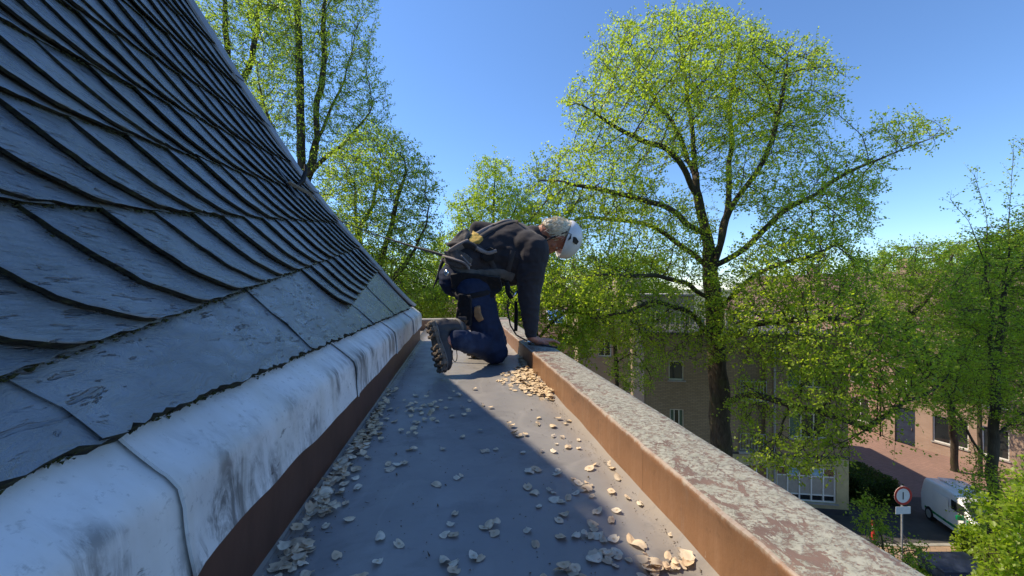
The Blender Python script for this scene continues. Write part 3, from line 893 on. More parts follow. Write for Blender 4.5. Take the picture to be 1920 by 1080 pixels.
# ------------------------------------------------------------------ roof hook, strap and edge protector on the hip
v0 = Vx(-1.02)
hb = surf(2.30, Vx(-1.0), .05)
k0 = surf(2.42, Vx(-1.015), .055); k1 = surf(2.62, Vx(-1.05), .07); k2 = surf(2.74, Vx(-1.075), .10)
hook = empty('roof_hook', surf(2.42, Vx(-1.015), .03)); tag(hook, 'black iron roof hook curling up from the slates near the hip', 'hook')
a = P(512, 350, 2.42); b = P(535, 353, 2.50); c = P(556, 350, 2.55); d_ = P(568, 338, 2.58); e_ = P(573, 322, 2.60); f_ = P(573, 309, 2.61)
m = MB(); m.tube([surf(a.y - .05, Vx(a.x), .03), a, b, c, d_, e_, f_], [.012, .014, .0165, .0175, .016, .013, .010], 8)
auto_smooth(m.build('hook_arm', M['iron'], hook), 60)
m = MB(); pl = surf(2.44, Vx(-1.02), .036)
n_ = (surf(2.44, Vx(-1.02), 1) - surf(2.44, Vx(-1.02), 0)); u_ = Vector((0, 1, 0)); w_ = n_.cross(u_)
m.box(pl, .10, .02, .004, (w_.normalized(), u_, n_.normalized())); m.build('hook_plate', M['iron'], hook)
pr = surf(hipY(Vx(-1.02)) - .02, Vx(-1.02), .075)
hipdir = (hip_pt(Vx(-1.1)) - hip_pt(Vx(-.95))).normalized()
m = MB(); m.box(P(603, 389, 3.12), .085, .035, .012, (hipdir, Vector((.7, -.7, 0)).normalized(), hipdir.cross(Vector((.7, -.7, 0)).normalized()).normalized()))
o = m.build('edge_protector', M['wood']); tag(o, 'small brown wooden edge protector lying over the roof hip', 'edge protector')

# ------------------------------------------------------------------ the kneeling man
def ring_cap(a, b, ra, rb, n=14, squash=None, sq=1.0):
    """tapered capsule; squash/sq flattens it along a direction"""
    a = Vector(a); b = Vector(b); ax = b - a; L = ax.length
    t = ax.normalized() if L > 1e-6 else Vector((0, 0, 1))
    u = t.orthogonal().normalized(); w = t.cross(u)
    prof = []
    for i in range(6):
        th = -math.pi / 2 + math.pi / 2 * i / 5
        prof.append((ra * math.sin(th), ra * math.cos(th)))
    for i in range(6):
        th = math.pi / 2 * i / 5
        prof.append((L + rb * math.sin(th), rb * math.cos(th)))
    vs = []; fs = []
    for (x, r) in prof:
        r = max(r, 1e-4)
        for k in range(n):
            an = 2 * math.pi * k / n
            p = t * x + (u * math.cos(an) + w * math.sin(an)) * r
            vs.append(p)
    if squash is not None:
        s_ = Vector(squash).normalized()
        vs = [p + s_ * (p - t * p.dot(t)).dot(s_) * (sq - 1) for p in vs]
    vs = [a + p for p in vs]
    m_ = len(prof)
    for i in range(m_ - 1):
        for k in range(n):
            k2 = (k + 1) % n
            fs.append((i * n + k, i * n + k2, (i + 1) * n + k2, (i + 1) * n + k))
    fs.append(tuple(reversed(range(n)))); fs.append(tuple((m_ - 1) * n + k for k in range(n)))
    return vs, fs
def ell(c, rx, ry, rz, axes=None):
    ax = axes or (Vector((1, 0, 0)), Vector((0, 1, 0)), Vector((0, 0, 1)))
    c = Vector(c); vs = []; fs = []; n, m_ = 16, 10
    for i in range(m_ + 1):
        th = -math.pi / 2 + math.pi * i / m_
        for k in range(n):
            an = 2 * math.pi * k / n
            x, y, z = max(math.cos(th), 1e-3) * math.cos(an), max(math.cos(th), 1e-3) * math.sin(an), math.sin(th)
            vs.append(c + ax[0] * x * rx + ax[1] * y * ry + ax[2] * z * rz)
    for i in range(m_):
        for k in range(n):
            k2 = (k + 1) % n
            fs.append((i * n + k, i * n + k2, (i + 1) * n + k2, (i + 1) * n + k))
    fs.append(tuple(reversed(range(n)))); fs.append(tuple(m_ * n + k for k in range(n)))
    return vs, fs
def remesh(name, prims, voxel, mat, parent=None, smooth=8, fold=None, origin=None):
    """joins overlapping primitives into one continuous smooth surface"""
    off = Vector(origin) if origin is not None else (world_loc(parent) if parent is not None else Vector())
    vs = []; fs = []
    for v, f in prims:
        n = len(vs); vs += [tuple(Vector(p) - off) for p in v]; fs += [tuple(i + n for i in q) for q in f]
    me = bpy.data.meshes.new(name + '_raw'); me.from_pydata(vs, [], fs); me.update()
    tmp = bpy.data.objects.new(name + '_raw', me); COL.objects.link(tmp)
    md = tmp.modifiers.new('r', 'REMESH'); md.mode = 'VOXEL'; md.voxel_size = voxel
    if smooth:
        sm = tmp.modifiers.new('s', 'SMOOTH'); sm.iterations = smooth; sm.factor = 0.5
    dg = bpy.context.evaluated_depsgraph_get(); dg.update()
    out = bpy.data.meshes.new_from_object(tmp.evaluated_get(dg), depsgraph=dg)
    bpy.data.objects.remove(tmp); bpy.data.meshes.remove(me)
    out.name = name; out.materials.clear(); out.materials.append(mat)
    if fold is not None:
        nv = len(out.vertices); co = np.empty(nv * 3, np.float32); no = np.empty(nv * 3, np.float32)
        out.vertices.foreach_get('co', co); out.vertices.foreach_get('normal', no)
        co = co.reshape(-1, 3); no = no.reshape(-1, 3); ow = np.array(off)
        d = np.array([fold(Vector(c + ow)) for c in co], np.float32)
        co = co + no * d[:, None]
        out.vertices.foreach_set('co', co.ravel())
    out.polygons.foreach_set('use_smooth', np.ones(len(out.polygons), bool))
    out.update()
    o = bpy.data.objects.new(name, out)
    link(o, parent)
    if parent is None and origin is not None: o.location = off
    return o
def bvh_of(o):
    mw = world_loc(o)
    return BVHTree.FromPolygons([v.co + mw for v in o.data.vertices], [tuple(p.vertices) for p in o.data.polygons])

CAMP = Vector((0, 0, CH))
def cast(bvhs, px, py, default=None):
    """nearest surface of the figure at a pixel"""
    d = (P(px, py, 1.0) - CAMP).normalized(); best = None
    for b in bvhs:
        h = b.ray_cast(CAMP, d)
        if h[0] is not None and (best is None or h[3] < best[2]): best = (h[0], h[1], h[3])
    if best is None:
        if default is None: return None
        return P(px, py, default), (CAMP - P(px, py, default)).normalized()
    return best[0], (best[1] if best[1].dot(CAMP - best[0]) > 0 else -best[1])

# head frame: crown to the right and a little down, face downwards
HC = P(1049, 446, 2.80)
camr = Vector((CP, -SP, 0)); camf = Vector((SP, CP, 0)); upz = Vector((0, 0, 1))
hu = (camr * .955 - upz * .20 + camf * .20).normalized()       # crown direction
hf = (-upz * .95 - camr * .19 + camf * .22); hf = (hf - hu * hf.dot(hu)).normalized()   # face direction
hs = hf.cross(hu).normalized()                                # sideways
if hs.dot(camf) > 0: hs = -hs                                 # towards the camera = right ear side
HA = (hf, hs, hu)
def H(f, s_, u): return HC + hf * f + hs * s_ + hu * u

# hand on the coping
wr = P(1000, 630, 2.66); HT = HP + .004
palm = Vector((.575, 2.585, HT + .022))
fing_dir = Vector((.86, .16, 0)).normalized(); side = Vector((-.16, .86, 0)).normalized()
wr2 = palm - fing_dir * .075 + Vector((0, 0, .030))
handp = []
handp.append(ring_cap(P(992, 552, 2.66), wr2, .040, .029))
handp.append(ring_cap(wr2, palm - fing_dir * .01, .029, .024, squash=side, sq=1.35))
handp.append(ring_cap(palm - fing_dir * .035, palm + fing_dir * .025 + Vector((0, 0, .004)), .023, .021, squash=side, sq=1.75))
for j, (off_, L1, L2, L3, sp) in enumerate([(-.033, .036, .024, .018, -.16), (-.011, .042, .028, .020, -.04), (.011, .039, .026, .019, .07), (.031, .030, .020, .016, .2)]):
    k0_ = palm + fing_dir * .038 + side * off_ + Vector((0, 0, .006))
    dr = (fing_dir + side * sp).normalized()
    k1_ = k0_ + dr * L1 + Vector((0, 0, .003)); k2_ = k1_ + dr * L2 + Vector((0, 0, -.013)); k3_ = k2_ + dr * L3 + Vector((0, 0, -.010))
    for q in (k1_, k2_, k3_): q.z = max(q.z, HT + .0075)
    handp += [ring_cap(k0_ - dr * .02, k1_, .0105, .0098, 10), ring_cap(k1_, k2_, .0098, .0088, 10), ring_cap(k2_, k3_, .0088, .0072, 10)]
th0 = palm - fing_dir * .03 - side * .030; th1 = th0 + (fing_dir * .6 - side * .75).normalized() * .036 + Vector((0, 0, -.004)); th2 = th1 + (fing_dir * .9 - side * .35).normalized() * .028
for q in (th1, th2): q.z = max(q.z, HT + .010)
handp += [ring_cap(th0, th1, .0145, .0115, 10), ring_cap(th1, th2, .0112, .0088, 10)]
# left hand rests on the far thigh
lw0 = P(905, 520, 2.98)
handp += [ring_cap(P(893, 430, 3.02), lw0, .042, .030), ring_cap(lw0, P(914, 545, 2.97), .028, .026)]
for j in range(4):
    q0 = P(912 + j * 4, 548, 2.96 + j * .008); handp.append(ring_cap(q0, q0 + Vector((.02, .01, -.055)), .0098, .008, 10))
handp.append(ring_cap(P(906, 540, 2.95), P(902, 556, 2.93), .012, .009, 10))
# core of the body below the clothes, head with its features
core = handp + [
    ring_cap(P(868, 508, 2.74), P(960, 462, 2.80), .115, .135), ring_cap(P(990, 466, 2.68), P(972, 452, 2.94), .08, .08),
    ring_cap(P(1000, 470, 2.66), P(992, 552, 2.66), .06, .045), ring_cap(P(962, 445, 2.98), P(893, 430, 3.02), .06, .042),
    ring_cap(P(888, 545, 2.66), P(925, 650, 2.63), .085, .06), ring_cap(P(925, 655, 2.62), P(862, 638, 2.36), .055, .045),
    ring_cap(P(880, 545, 2.86), P(930, 640, 2.92), .085, .06), ring_cap(P(928, 645, 2.93), P(890, 652, 2.95), .05, .045),
    ring_cap(P(862, 638, 2.36), P(840, 640, 2.32), .045, .04), ring_cap(P(892, 655, 2.95), P(885, 660, 2.90), .04, .03),
    ring_cap(P(995, 447, 2.82), H(-.03, 0, -.10), .062, .058),               # neck
    ell(H(-.012, 0, .02), .098, .078, .105, HA),                            # skull
    ell(H(.030, 0, -.055), .066, .058, .075, HA),                          # face and jaw
    ring_cap(H(.055, 0, -.118), H(.078, 0, -.108), .026, .020),            # chin
    ring_cap(H(.086, 0, .000), H(.116, 0, -.040), .011, .015),             # nose
    ell(H(.104, .013, -.044), .010, .008, .008, HA), ell(H(.104, -.013, -.044), .010, .008, .008, HA),
    ring_cap(H(.074, .040, .012), H(.086, .006, .010), .012, .012), ring_cap(H(.074, -.040, .012), H(.086, -.006, .010), .012, .012),   # brow
    ring_cap(H(.088, .020, -.074), H(.088, -.020, -.074), .009, .009), ring_cap(H(.085, .018, -.087), H(.085, -.018, -.087), .010, .010),  # lips
    ell(H(.060, .046, -.040), .022, .016, .022, HA), ell(H(.060, -.046, -.040), .022, .016, .022, HA),    # cheeks
    ring_cap(H(-.005, .078, -.052), H(-.012, .084, .004), .010, .015), ring_cap(H(-.005, -.078, -.052), H(-.012, -.084, .004), .010, .015),  # ears
]
KN = P(927, 684, 2.62); KN.z = 0
person = remesh('person', core, .0052, M['skin'], None, 3, origin=KN)
tag(person, 'man in white helmet and dark sweatshirt kneeling in the gutter, hand on the parapet', 'person')
for s_ in (1, -1):
    v_, f_2 = ell(H(.070, .031 * s_, -.010), .0105, .0105, .0105, HA); mesh_obj('eye', v_, f_2, M['eye'], person, smooth=True)

def fold_sweater(c):
    n = mnoise.noise(c * 7) * .010
    r1 = abs(mnoise.noise(Vector((c.x * 6 + c.z * 9, c.y * 5, c.z * 4 - c.x * 5)) * 1.5 + Vector((4, 1, 2))))
    r2 = abs(mnoise.noise(Vector((c.x * 10, c.y * 9, c.z * 26)) + Vector((1, 7, 2))))
    return n * .5 + (.35 - r1) * .011 - r2 * (.011 if c.z < .70 else .003)
sweat_p = [
    ell(P(880, 487, 2.73), .155, .165, .15), ring_cap(P(885, 482, 2.74), P(962, 461, 2.80), .160, .180),
    ring_cap(P(988, 462, 2.68), P(975, 448, 2.96), .112, .108), ell(P(955, 448, 2.82), .15, .16, .135),
    ring_cap(P(905, 503, 2.74), P(955, 505, 2.78), .115, .125), ring_cap(P(960, 480, 2.72), P(975, 500, 2.74), .13, .10),
    ring_cap(P(1000, 470, 2.66), P(992, 545, 2.66), .116, .086), ring_cap(P(992, 545, 2.66), wr2 + Vector((-.004, 0, .045)), .086, .049),
    ring_cap(wr2 + Vector((-.006, 0, .050)), wr2 + Vector((-.002, 0, .022)), .047, .043),
    ring_cap(P(965, 443, 2.97), P(895, 430, 3.02), .090, .062), ring_cap(P(895, 430, 3.02), P(903, 508, 2.99), .062, .045),
    ring_cap(P(1000, 446, 2.80), P(1016, 443, 2.80), .095, .072),
]
sweater = remesh('sweatshirt', sweat_p, .0085, M['sweater'], person, 5, fold_sweater)
def fold_jeans(c):
    n = mnoise.noise(c * 9) * .008
    r1 = abs(mnoise.noise(Vector((c.x * 8, c.y * 8, c.z * 20)) + Vector((9, 1, 3))))
    r2 = abs(mnoise.noise(Vector((c.x * 26, c.y * 12, c.z * 9)) + Vector((2, 5, 3))))
    return n - r1 * .010 - r2 * (.014 if c.z < .25 else .004) + .006
jeans_p = [
    ell(P(872, 515, 2.74), .14, .155, .135), ell(P(853, 523, 2.76), .118, .14, .125),
    ring_cap(P(888, 545, 2.66), P(924, 648, 2.63), .124, .098), ring_cap(P(924, 648, 2.63), P(927, 657, 2.62), .098, .094),
    ring_cap(P(925, 655, 2.62), P(868, 638, 2.38), .090, .066), ring_cap(P(868, 638, 2.38), P(856, 637, 2.345), .066, .063),
    ring_cap(P(880, 545, 2.86), P(930, 640, 2.92), .118, .090), ring_cap(P(928, 644, 2.92), P(886, 640, 2.96), .085, .064),
]
jeans = remesh('jeans', jeans_p, .0085, M['denim'], person, 5, fold_jeans)

# boots
rh2 = random.Random(8)
def make_boot(heel, toe, ankle, laces=True, L=.315):
    T = (toe - heel).normalized(); U = (ankle - (heel + toe) / 2); U = (U - T * U.dot(T)).normalized(); S = T.cross(U)
    B = lambda x, y, z: heel + T * x + S * y + U * z
    up = [ring_cap(B(.04, 0, .055), B(.12, 0, .06), .042, .046), ring_cap(B(.10, 0, .06), B(.235, .004, .048), .052, .046), ell(B(.250, .004, .042), .062, .049, .038, (T, S, U)),
          ring_cap(B(.055, 0, .07), B(.075, 0, .190), .048, .056), ring_cap(B(.05, 0, .05), B(.035, 0, .10), .038, .042)]
    boot = remesh('boot', up, .006, M['boot'], person, 3, lambda c: mnoise.noise(c * 30) * .003)
    # sole
    out = [(0.0, .012), (.01, .030), (.05, .038), (.11, .034), (.16, .040), (.215, .052), (.26, .050), (.295, .032), (.312, .006)]
    loop = [(x, y) for x, y in out] + [(x, -y * .92) for x, y in reversed(out)]
    m = MB(); m.prism([B(x, y, .022) for x, y in loop], U * -.0 - U * .0 + U * (-.020))
    for x, y in loop: pass
    for i in range(9):
        x = .022 + i * .034 + rh2.uniform(-.003, .003)
        if .118 < x < .15: continue
        hw = float(np.interp(x, [a_ for a_, _ in out], [b_ for _, b_ in out]))
        for y, ww in ((hw * .72, hw * .24), (0.0, hw * .30), (-hw * .68, hw * .24)):
            m.box(B(x + (0.008 if abs(y) < .005 else 0), y, -.005), .0105, ww * rh2.uniform(.8, 1.15), .0075, (T, S, U))
        for sgn in (1, -1):
            m.box(B(x, hw * .97 * (1 if sgn > 0 else -.92), .012), .012, .006, .013, (T, S, U))
    so = remesh('sole', [([v for v in m.v], list(m.f))], .0036, M['sole'], boot, 2, lambda c: mnoise.noise(c * 60) * .0022)
    m = MB()
    rim = [B(x, y * 1.02, .026) for x, y in loop]; m.tube(rim + [rim[0]], .006, 6)
    auto_smooth(m.build('welt', M['boot_grey'], boot), 60)
    m = MB()
    cu = [B(.072 + .054 * math.cos(a_ * math.pi / 8), .054 * math.sin(a_ * math.pi / 8), .188) for a_ in range(17)]
    m.tube(cu, .010, 6); auto_smooth(m.build('collar', M['boot_grey'], boot), 60)
    if laces:
        m = MB()
        for i in range(5):
            x = .13 + i * .018; z = .108 - i * .0085
            m.tube([B(x, -.028, z - .004), B(x + .004, 0, z + .004), B(x, .028, z - .004)], .0032, 5)
        m.build('lace', M['lace'], boot)
    return boot, B
boot, BB = make_boot(P(803, 603, 2.30), P(829, 704, 2.235), P(866, 640, 2.40), True)
# lace loops hanging from the near boot
for (pts) in ([(848, 657, 2.30), (841, 664, 2.29), (837.5, 672, 2.29), (840, 678, 2.29), (845, 674, 2.29), (848, 658, 2.30)],
              [(849, 657, 2.30), (848, 668, 2.29), (851, 677, 2.29), (855, 677, 2.29), (857, 669, 2.29), (856, 657, 2.31)],
              [(847, 657, 2.30), (847, 672, 2.29), (848, 683, 2.29)]):
    m = MB(); q = [P(*a_) for a_ in pts]
    fine = []
    for i in range(len(q) - 1):
        for j in range(4):
            f = j / 4; p0, p1, p2, p3 = q[max(i - 1, 0)], q[i], q[i + 1], q[min(i + 2, len(q) - 1)]
            fine.append(.5 * ((2 * p1) + (p2 - p0) * f + (2 * p0 - 5 * p1 + 4 * p2 - p3) * f * f + (3 * p1 - p0 - 3 * p2 + p3) * f ** 3))
    fine.append(q[-1]); m.tube(fine, .0026, 5); m.build('lace', M['lace'], boot, smooth=True)
hl = P(868, 660, 2.84); hl.z = .075; tl = P(906, 672, 2.80); tl.z = .012
lb, _ = make_boot(hl, tl + (tl - hl).normalized() * .1, P(885, 640, 2.97), False)

# helmet
def dome(ru, rf, rs_, lo, thick, c):
    vs = []; fs = []; n, m_ = 36, 14
    for sh in (1.0, 1.0 - thick):
        for i in range(m_ + 1):
            ph = lo + (math.pi / 2 - lo) * i / m_
            for k in range(n):
                an = 2 * math.pi * k / n
                cf = math.cos(an); f_ = rf * (1.08 if cf > 0 else 1.0)
                l2 = ph
                drop = 0.0
                if i < 4: drop = (-.014 * max(0, cf) + .010 * max(0, -cf) + .012 * math.cos(2 * an)) * (1 - i / 4)
                vs.append(c + (hf * cf * f_ * math.cos(l2) + hs * math.sin(an) * rs_ * math.cos(l2)) * sh + hu * (ru * math.sin(l2) * sh + drop))
    k0_ = n * (m_ + 1)
    for i in range(m_):
        for k in range(n):
            k2 = (k + 1) % n
            fs.append((i * n + k, i * n + k2, (i + 1) * n + k2, (i + 1) * n + k))
            fs.append((k0_ + i * n + k2, k0_ + i * n + k, k0_ + (i + 1) * n + k, k0_ + (i + 1) * n + k2))
    for k in range(n):
        k2 = (k + 1) % n; fs.append((k2, k, k0_ + k, k0_ + k2))
    fs.append(tuple(m_ * n + k for k in range(n))); fs.append(tuple(reversed([k0_ + m_ * n + k for k in range(n)])))
    return vs, fs
hc = H(-.006, 0, .050)
vs, fs = dome(.118, .138, .120, -.20, .07, hc)
helmet = mesh_obj('helmet', vs, fs, M['helmet'], person, smooth=True); auto_smooth(helmet, 50)
hb_ = bvh_of(helmet)
def patch(name, pxs, mat, parent, bv, lift=.0055, thick=.005):
    """a thin plate lying on a surface, given by its outline"""
    pts = []; nn = Vector()
    for q in pxs:
        h = cast(bv, *q)
        if h is None: continue
        pts.append(h[0] + h[1] * lift); nn += h[1]
    if len(pts) < 3: return None
    nn.normalize(); m = MB(); m.prism([p - nn * thick for p in pts], nn * thick * 1.6)
    return m.build(name, mat, parent)
patch('vent', [(1075, 444), (1079, 445), (1084, 453), (1080, 458), (1074, 454)], M['vent'], helmet, [hb_])
patch('vent', [(1066, 437), (1071, 439), (1070, 448), (1064, 451), (1063, 444)], M['vent'], helmet, [hb_])
patch('vent', [(1056, 410), (1064, 409), (1064, 415), (1060, 414)], M['vent'], helmet, [hb_])
m = MB(); m.tube([H(-.06, .092, .015), H(-.02, .086, -.045), H(.03, .070, -.105), H(.065, .03, -.128), H(.065, -.03, -.128)], .006, 6)
m.build('chin_strap', M['webbing'], helmet, smooth=True)
# hair below the back of the helmet
hair_p = [ell(H(-.070, .0, -.012), .060, .085, .075, HA), ell(H(-.052, .048, -.022), .052, .042, .062, HA), ring_cap(H(-.075, .02, -.05), H(-.072, .02, -.105), .055, .038),
          ell(H(-.085, 0, .03), .05, .075, .05, HA)]
hair = remesh('hair', hair_p, .006, M['hair'], person, 2, lambda c: abs(mnoise.noise(Vector((c.x * 22, c.y * 30, c.z * 55)))) * .014 + mnoise.noise(c * 18) * .006)
hbv = bvh_of(hair); m = MB(); rh = random.Random(3)
for i in range(300):
    d0 = Vector((rh.gauss(0, 1), rh.gauss(0, 1), rh.gauss(0, 1))).normalized()
    h = hbv.ray_cast(H(-.065, .02, -.02) + d0 * .4, -d0)
    if h[0] is None: continue
    tg = (-hu * .7 + hf * .55 + Vector((rh.gauss(0, .22), rh.gauss(0, .22), rh.gauss(0, .22)))); tg = (tg - h[1] * tg.dot(h[1])).normalized()
    m.tube([h[0] - h[1] * .002, h[0] + tg * .02 + h[1] * .005, h[0] + tg * .055 + h[1] * rh.uniform(0, .006)], [.0032, .0030, .0008], 4)
st = m.build('hair_strands', M['hair'], hair)
m = MB()   # short beard along the jaw
for i in range(60):
    a_ = rh.uniform(-1, 1); p0 = H(.045 + .04 * (1 - abs(a_)) + rh.uniform(-.01, .01), .058 * a_, -.095 - .03 * (1 - abs(a_)) + rh.uniform(-.02, .012))
    m.tube([p0, p0 + (-hu * .8 + hf * .4 + Vector((rh.gauss(0, .3), rh.gauss(0, .3), rh.gauss(0, .3)))).normalized() * .014], [.0018, .0006], 4)
m.build('beard', M['hair'], person)

# harness
BODY = [bvh_of(sweater), bvh_of(jeans)]
def ribbon(name, pxs, width, mat, parent, lift=.006, thick=.005, bv=None, sub=5, default=2.7):
    pts = []
    pp = [Vector((q[0], q[1], 0)) for q in pxs]
    for i in range(len(pp) - 1):
        for j in range(sub):
            f = j / sub; p0, p1, p2, p3 = pp[max(i - 1, 0)], pp[i], pp[i + 1], pp[min(i + 2, len(pp) - 1)]
            q = .5 * ((2 * p1) + (p2 - p0) * f + (2 * p0 - 5 * p1 + 4 * p2 - p3) * f * f + (3 * p1 - p0 - 3 * p2 + p3) * f ** 3)
            pts.append(q)
    pts.append(pp[-1])
    hit = [cast(bv or BODY, q.x, q.y, default) for q in pts]
    pos = [h[0] for h in hit]; nor = [h[1] for h in hit]
    for _ in range(2):
        pos = [pos[0]] + [(pos[i - 1] + pos[i] * 2 + pos[i + 1]) / 4 for i in range(1, len(pos) - 1)] + [pos[-1]]
        nor = [nor[0]] + [(nor[i - 1] + nor[i] * 2 + nor[i + 1]).normalized() for i in range(1, len(nor) - 1)] + [nor[-1]]
    vs = []; fs = []
    for i in range(len(pos)):
        t_ = (pos[min(i + 1, len(pos) - 1)] - pos[max(i - 1, 0)]).normalized(); n_ = nor[i]; b_ = t_.cross(n_).normalized()
        w_ = (width[min(i * len(width) // len(pos), len(width) - 1)] if hasattr(width, '__len__') else width) / 2
        for sx, l_ in ((-1, -.012), (-1, lift), (-.4, lift + thick), (.4, lift + thick), (1, lift), (1, -.012)):
            vs.append(pos[i] + b_ * w_ * sx + n_ * l_)
    for i in range(len(pos) - 1):
        for j in range(6):
            j2 = (j + 1) % 6; fs.append((i * 6 + j, i * 6 + j2, i * 6 + 6 + j2, i * 6 + 6 + j))
    fs.append(tuple(range(6))); fs.append(tuple(reversed(range(len(vs) - 6, len(vs)))))
    o = mesh_obj(name, vs, fs, mat, parent); auto_smooth(o, 50)
    bm = bmesh.new(); bm.from_mesh(o.data); bmesh.ops.recalc_face_normals(bm, faces=bm.faces); bm.to_mesh(o.data); bm.free()
    return o
harness = bpy.data.objects.new('harness', None); link(harness, person)
ribbon('waist_belt', [(836, 482), (850, 496), (875, 508), (905, 514), (938, 512), (962, 520)], .062, M['webbing_grey'], harness, .012, .008)
ribbon('strap', [(890, 452), (915, 436), (945, 421), (972, 416)], .036, M['webbing'], harness, .008, .006)
ribbon('strap', [(886, 445), (912, 430), (940, 418), (958, 415)], .020, M['webbing_stripe'], harness, .012, .006)
ribbon('strap', [(888, 458), (905, 470), (922, 492), (930, 512)], .034, M['webbing'], harness, .006, .005)
ribbon('strap', [(962, 470), (955, 500), (948, 525)], .034, M['webbing'], harness, .006, .005)
ribbon('leg_strap', [(850, 548), (868, 556), (895, 553), (925, 545), (944, 533)], .036, M['black_cloth'], harness, .006, .005)
# padded back pieces and waist bag: rounded blocks resting on the belt
def pad(name, pxs, th, mat, parent, lift=.0, bw=.010):
    pts = []; nn = Vector()
    for q in pxs:
        h = cast(BODY, q[0], q[1], q[2] if len(q) > 2 else 2.66); pts.append(h[0]); nn += h[1]
    nn.normalize(); c = sum(pts, Vector()) / len(pts)
    pts = [p - nn * (p - c).dot(nn) * .55 for p in pts]
    m = MB(); m.prism([p + nn * (lift - .02) for p in pts], nn * (th + .02))
    return remesh(name, [(list(m.v), list(m.f))], .0048, mat, parent, 7 if bw > .005 else 2, lambda c: mnoise.noise(c * 26) * .005 + mnoise.noise(c * 60) * .002)
pad('back_pad', [(845, 466), (853, 450), (866, 437), (879, 432), (884, 442), (873, 458), (858, 472)], .040, M['webbing_grey'], harness)
ribbon('strap', [(848, 464), (862, 462), (878, 463), (892, 470)], .022, M['webbing'], harness, .046, .005)
ribbon('strap', [(884, 462), (900, 470), (916, 474), (930, 470)], .024, M['webbing_stripe'], harness, .024, .005)
pad('back_pad', [(906, 470), (916, 462), (928, 468), (926, 486), (910, 492), (900, 482)], .026, M['black_cloth'], harness)
pad('yellow_label', [(888, 438), (895, 441), (906, 449), (899, 457), (886, 462), (880, 454)], .030, M['yellow'], harness, .0, .004)
pad('pouch', [(836, 474), (852, 470), (872, 474), (886, 486), (882, 500), (862, 504), (842, 496)], .045, M['webbing_grey'], harness)
ribbon('zip_band', [(838, 482), (852, 484), (868, 491), (880, 499)], .014, M['webbing_stripe'], harness, .050, .004)
ribbon('strap', [(852, 474), (866, 466), (880, 458)], .018, M['webbing_stripe'], harness, .052, .004)
# tool holster hanging at the hip, black
hol = bpy.data.objects.new('tool_holster', None); link(hol, person)
pad('bag', [(846, 512), (868, 508), (905, 512), (938, 516), (944, 535), (925, 556), (895, 562), (862, 556), (850, 538)], .050, M['black_cloth'], hol)
pad('sheath', [(862, 552), (884, 553), (887, 590), (884, 610), (868, 609), (863, 592)], .050, M['black_cloth'], hol)
pad('tool_handle', [(890, 575), (900, 573), (903, 588), (908, 598), (898, 603), (890, 592)], .022, M['tan_leather'], hol, .0, .004)
m = MB(); q = cast(BODY, 866, 596, 2.58)[0] + Vector((0, -.055, 0)); m.box(q, .028, .008, .011, (camr, camf, upz)); bevel(m.build('buckle', M['webbing'], hol), .003)
c, n_ = cast(BODY, 847, 513, 2.62); c = c + n_ * .052
m = MB(); vs_, fs_ = ell(c, .021, .021, .012, (n_.orthogonal().normalized(), n_.cross(n_.orthogonal().normalized()), n_)); m.add(vs_, fs_); m.build('carabiner_disc', M['silver'], harness, smooth=True)
m = MB(); q0 = cast(BODY, 870, 480, 2.65)[0] + Vector((-.02, -.06, 0))
m.tube([q0 + camr * (.03 * math.sin(t_) + .055 * t_ / 3) - upz * (.045 * math.sin(t_ * .9) + .012 * t_) for t_ in np.linspace(0, 3.0, 14)], .0045, 6); m.build('grey_loop', M['webbing_stripe'], harness, smooth=True)
# buckles and a hanging lead in front of the belly
m = MB()
m.tube([P(952, 528, 2.66), P(957, 545, 2.66), P(966, 552, 2.67), P(972, 543, 2.67), P(970, 530, 2.67)], .007, 6); m.build('front_strap', M['webbing'], harness, smooth=True)
m = MB(); m.tube([P(958, 558, 2.66), P(965, 553, 2.66), P(970, 546, 2.66)], .009, 8); m.build('buckle', M['silver'], harness, smooth=True)
m = MB(); m.tube([P(950, 530, 2.66), P(952, 548, 2.66), P(960, 560, 2.66)], .016, 8); m.build('front_strap', M['black_cloth'], harness, smooth=True)
# tail of the belt at his back
m = MB(); m.tube([P(832, 483, 2.74), P(826, 500, 2.74), P(821, 520, 2.74), P(812, 540, 2.75)], [.016, .013, .012, .004], 6); m.build('strap_tail', M['webbing'], harness, smooth=True)

# safety lanyard from the roof hook over the hip to the harness
m = MB()
la = [surf(2.42, Vx(-1.02), .045), surf(2.75, Vx(-1.03), .05), P(600, 386, 3.02), P(640, 415, 2.98), P(700, 439, 2.92), P(770, 461, 2.84), P(832, 479, 2.78)]
def strap_mesh(m, pts, w, th, upv):
    vs = []; fs = []
    for i, p in enumerate(pts):
        t_ = (pts[min(i + 1, len(pts) - 1)] - pts[max(i - 1, 0)]).normalized(); b_ = t_.cross(upv).normalized(); n_ = b_.cross(t_)
        tw = .5 + .5 * math.sin(i * 1.3); d_1 = (b_ * math.cos(tw) + n_ * math.sin(tw)); d_2 = t_.cross(d_1)
        for a_, c_ in ((-1, -1), (1, -1), (1, 1), (-1, 1)): vs.append(p + d_1 * w / 2 * a_ + d_2 * th / 2 * c_)
    for i in range(len(pts) - 1):
        for j in range(4): fs.append((i * 4 + j, i * 4 + (j + 1) % 4, i * 4 + 4 + (j + 1) % 4, i * 4 + 4 + j))
    fs.append((0, 1, 2, 3)); fs.append(tuple(range(len(vs) - 4, len(vs)))); m.add(vs, fs)
strap_mesh(m, [Vector(p) for p in la], .022, .007, Vector((0, 0, 1)))
o = m.build('safety_lanyard', M['strap_tan']); tag(o, 'sand coloured safety strap stretched from the roof hip to the harness', 'safety strap')
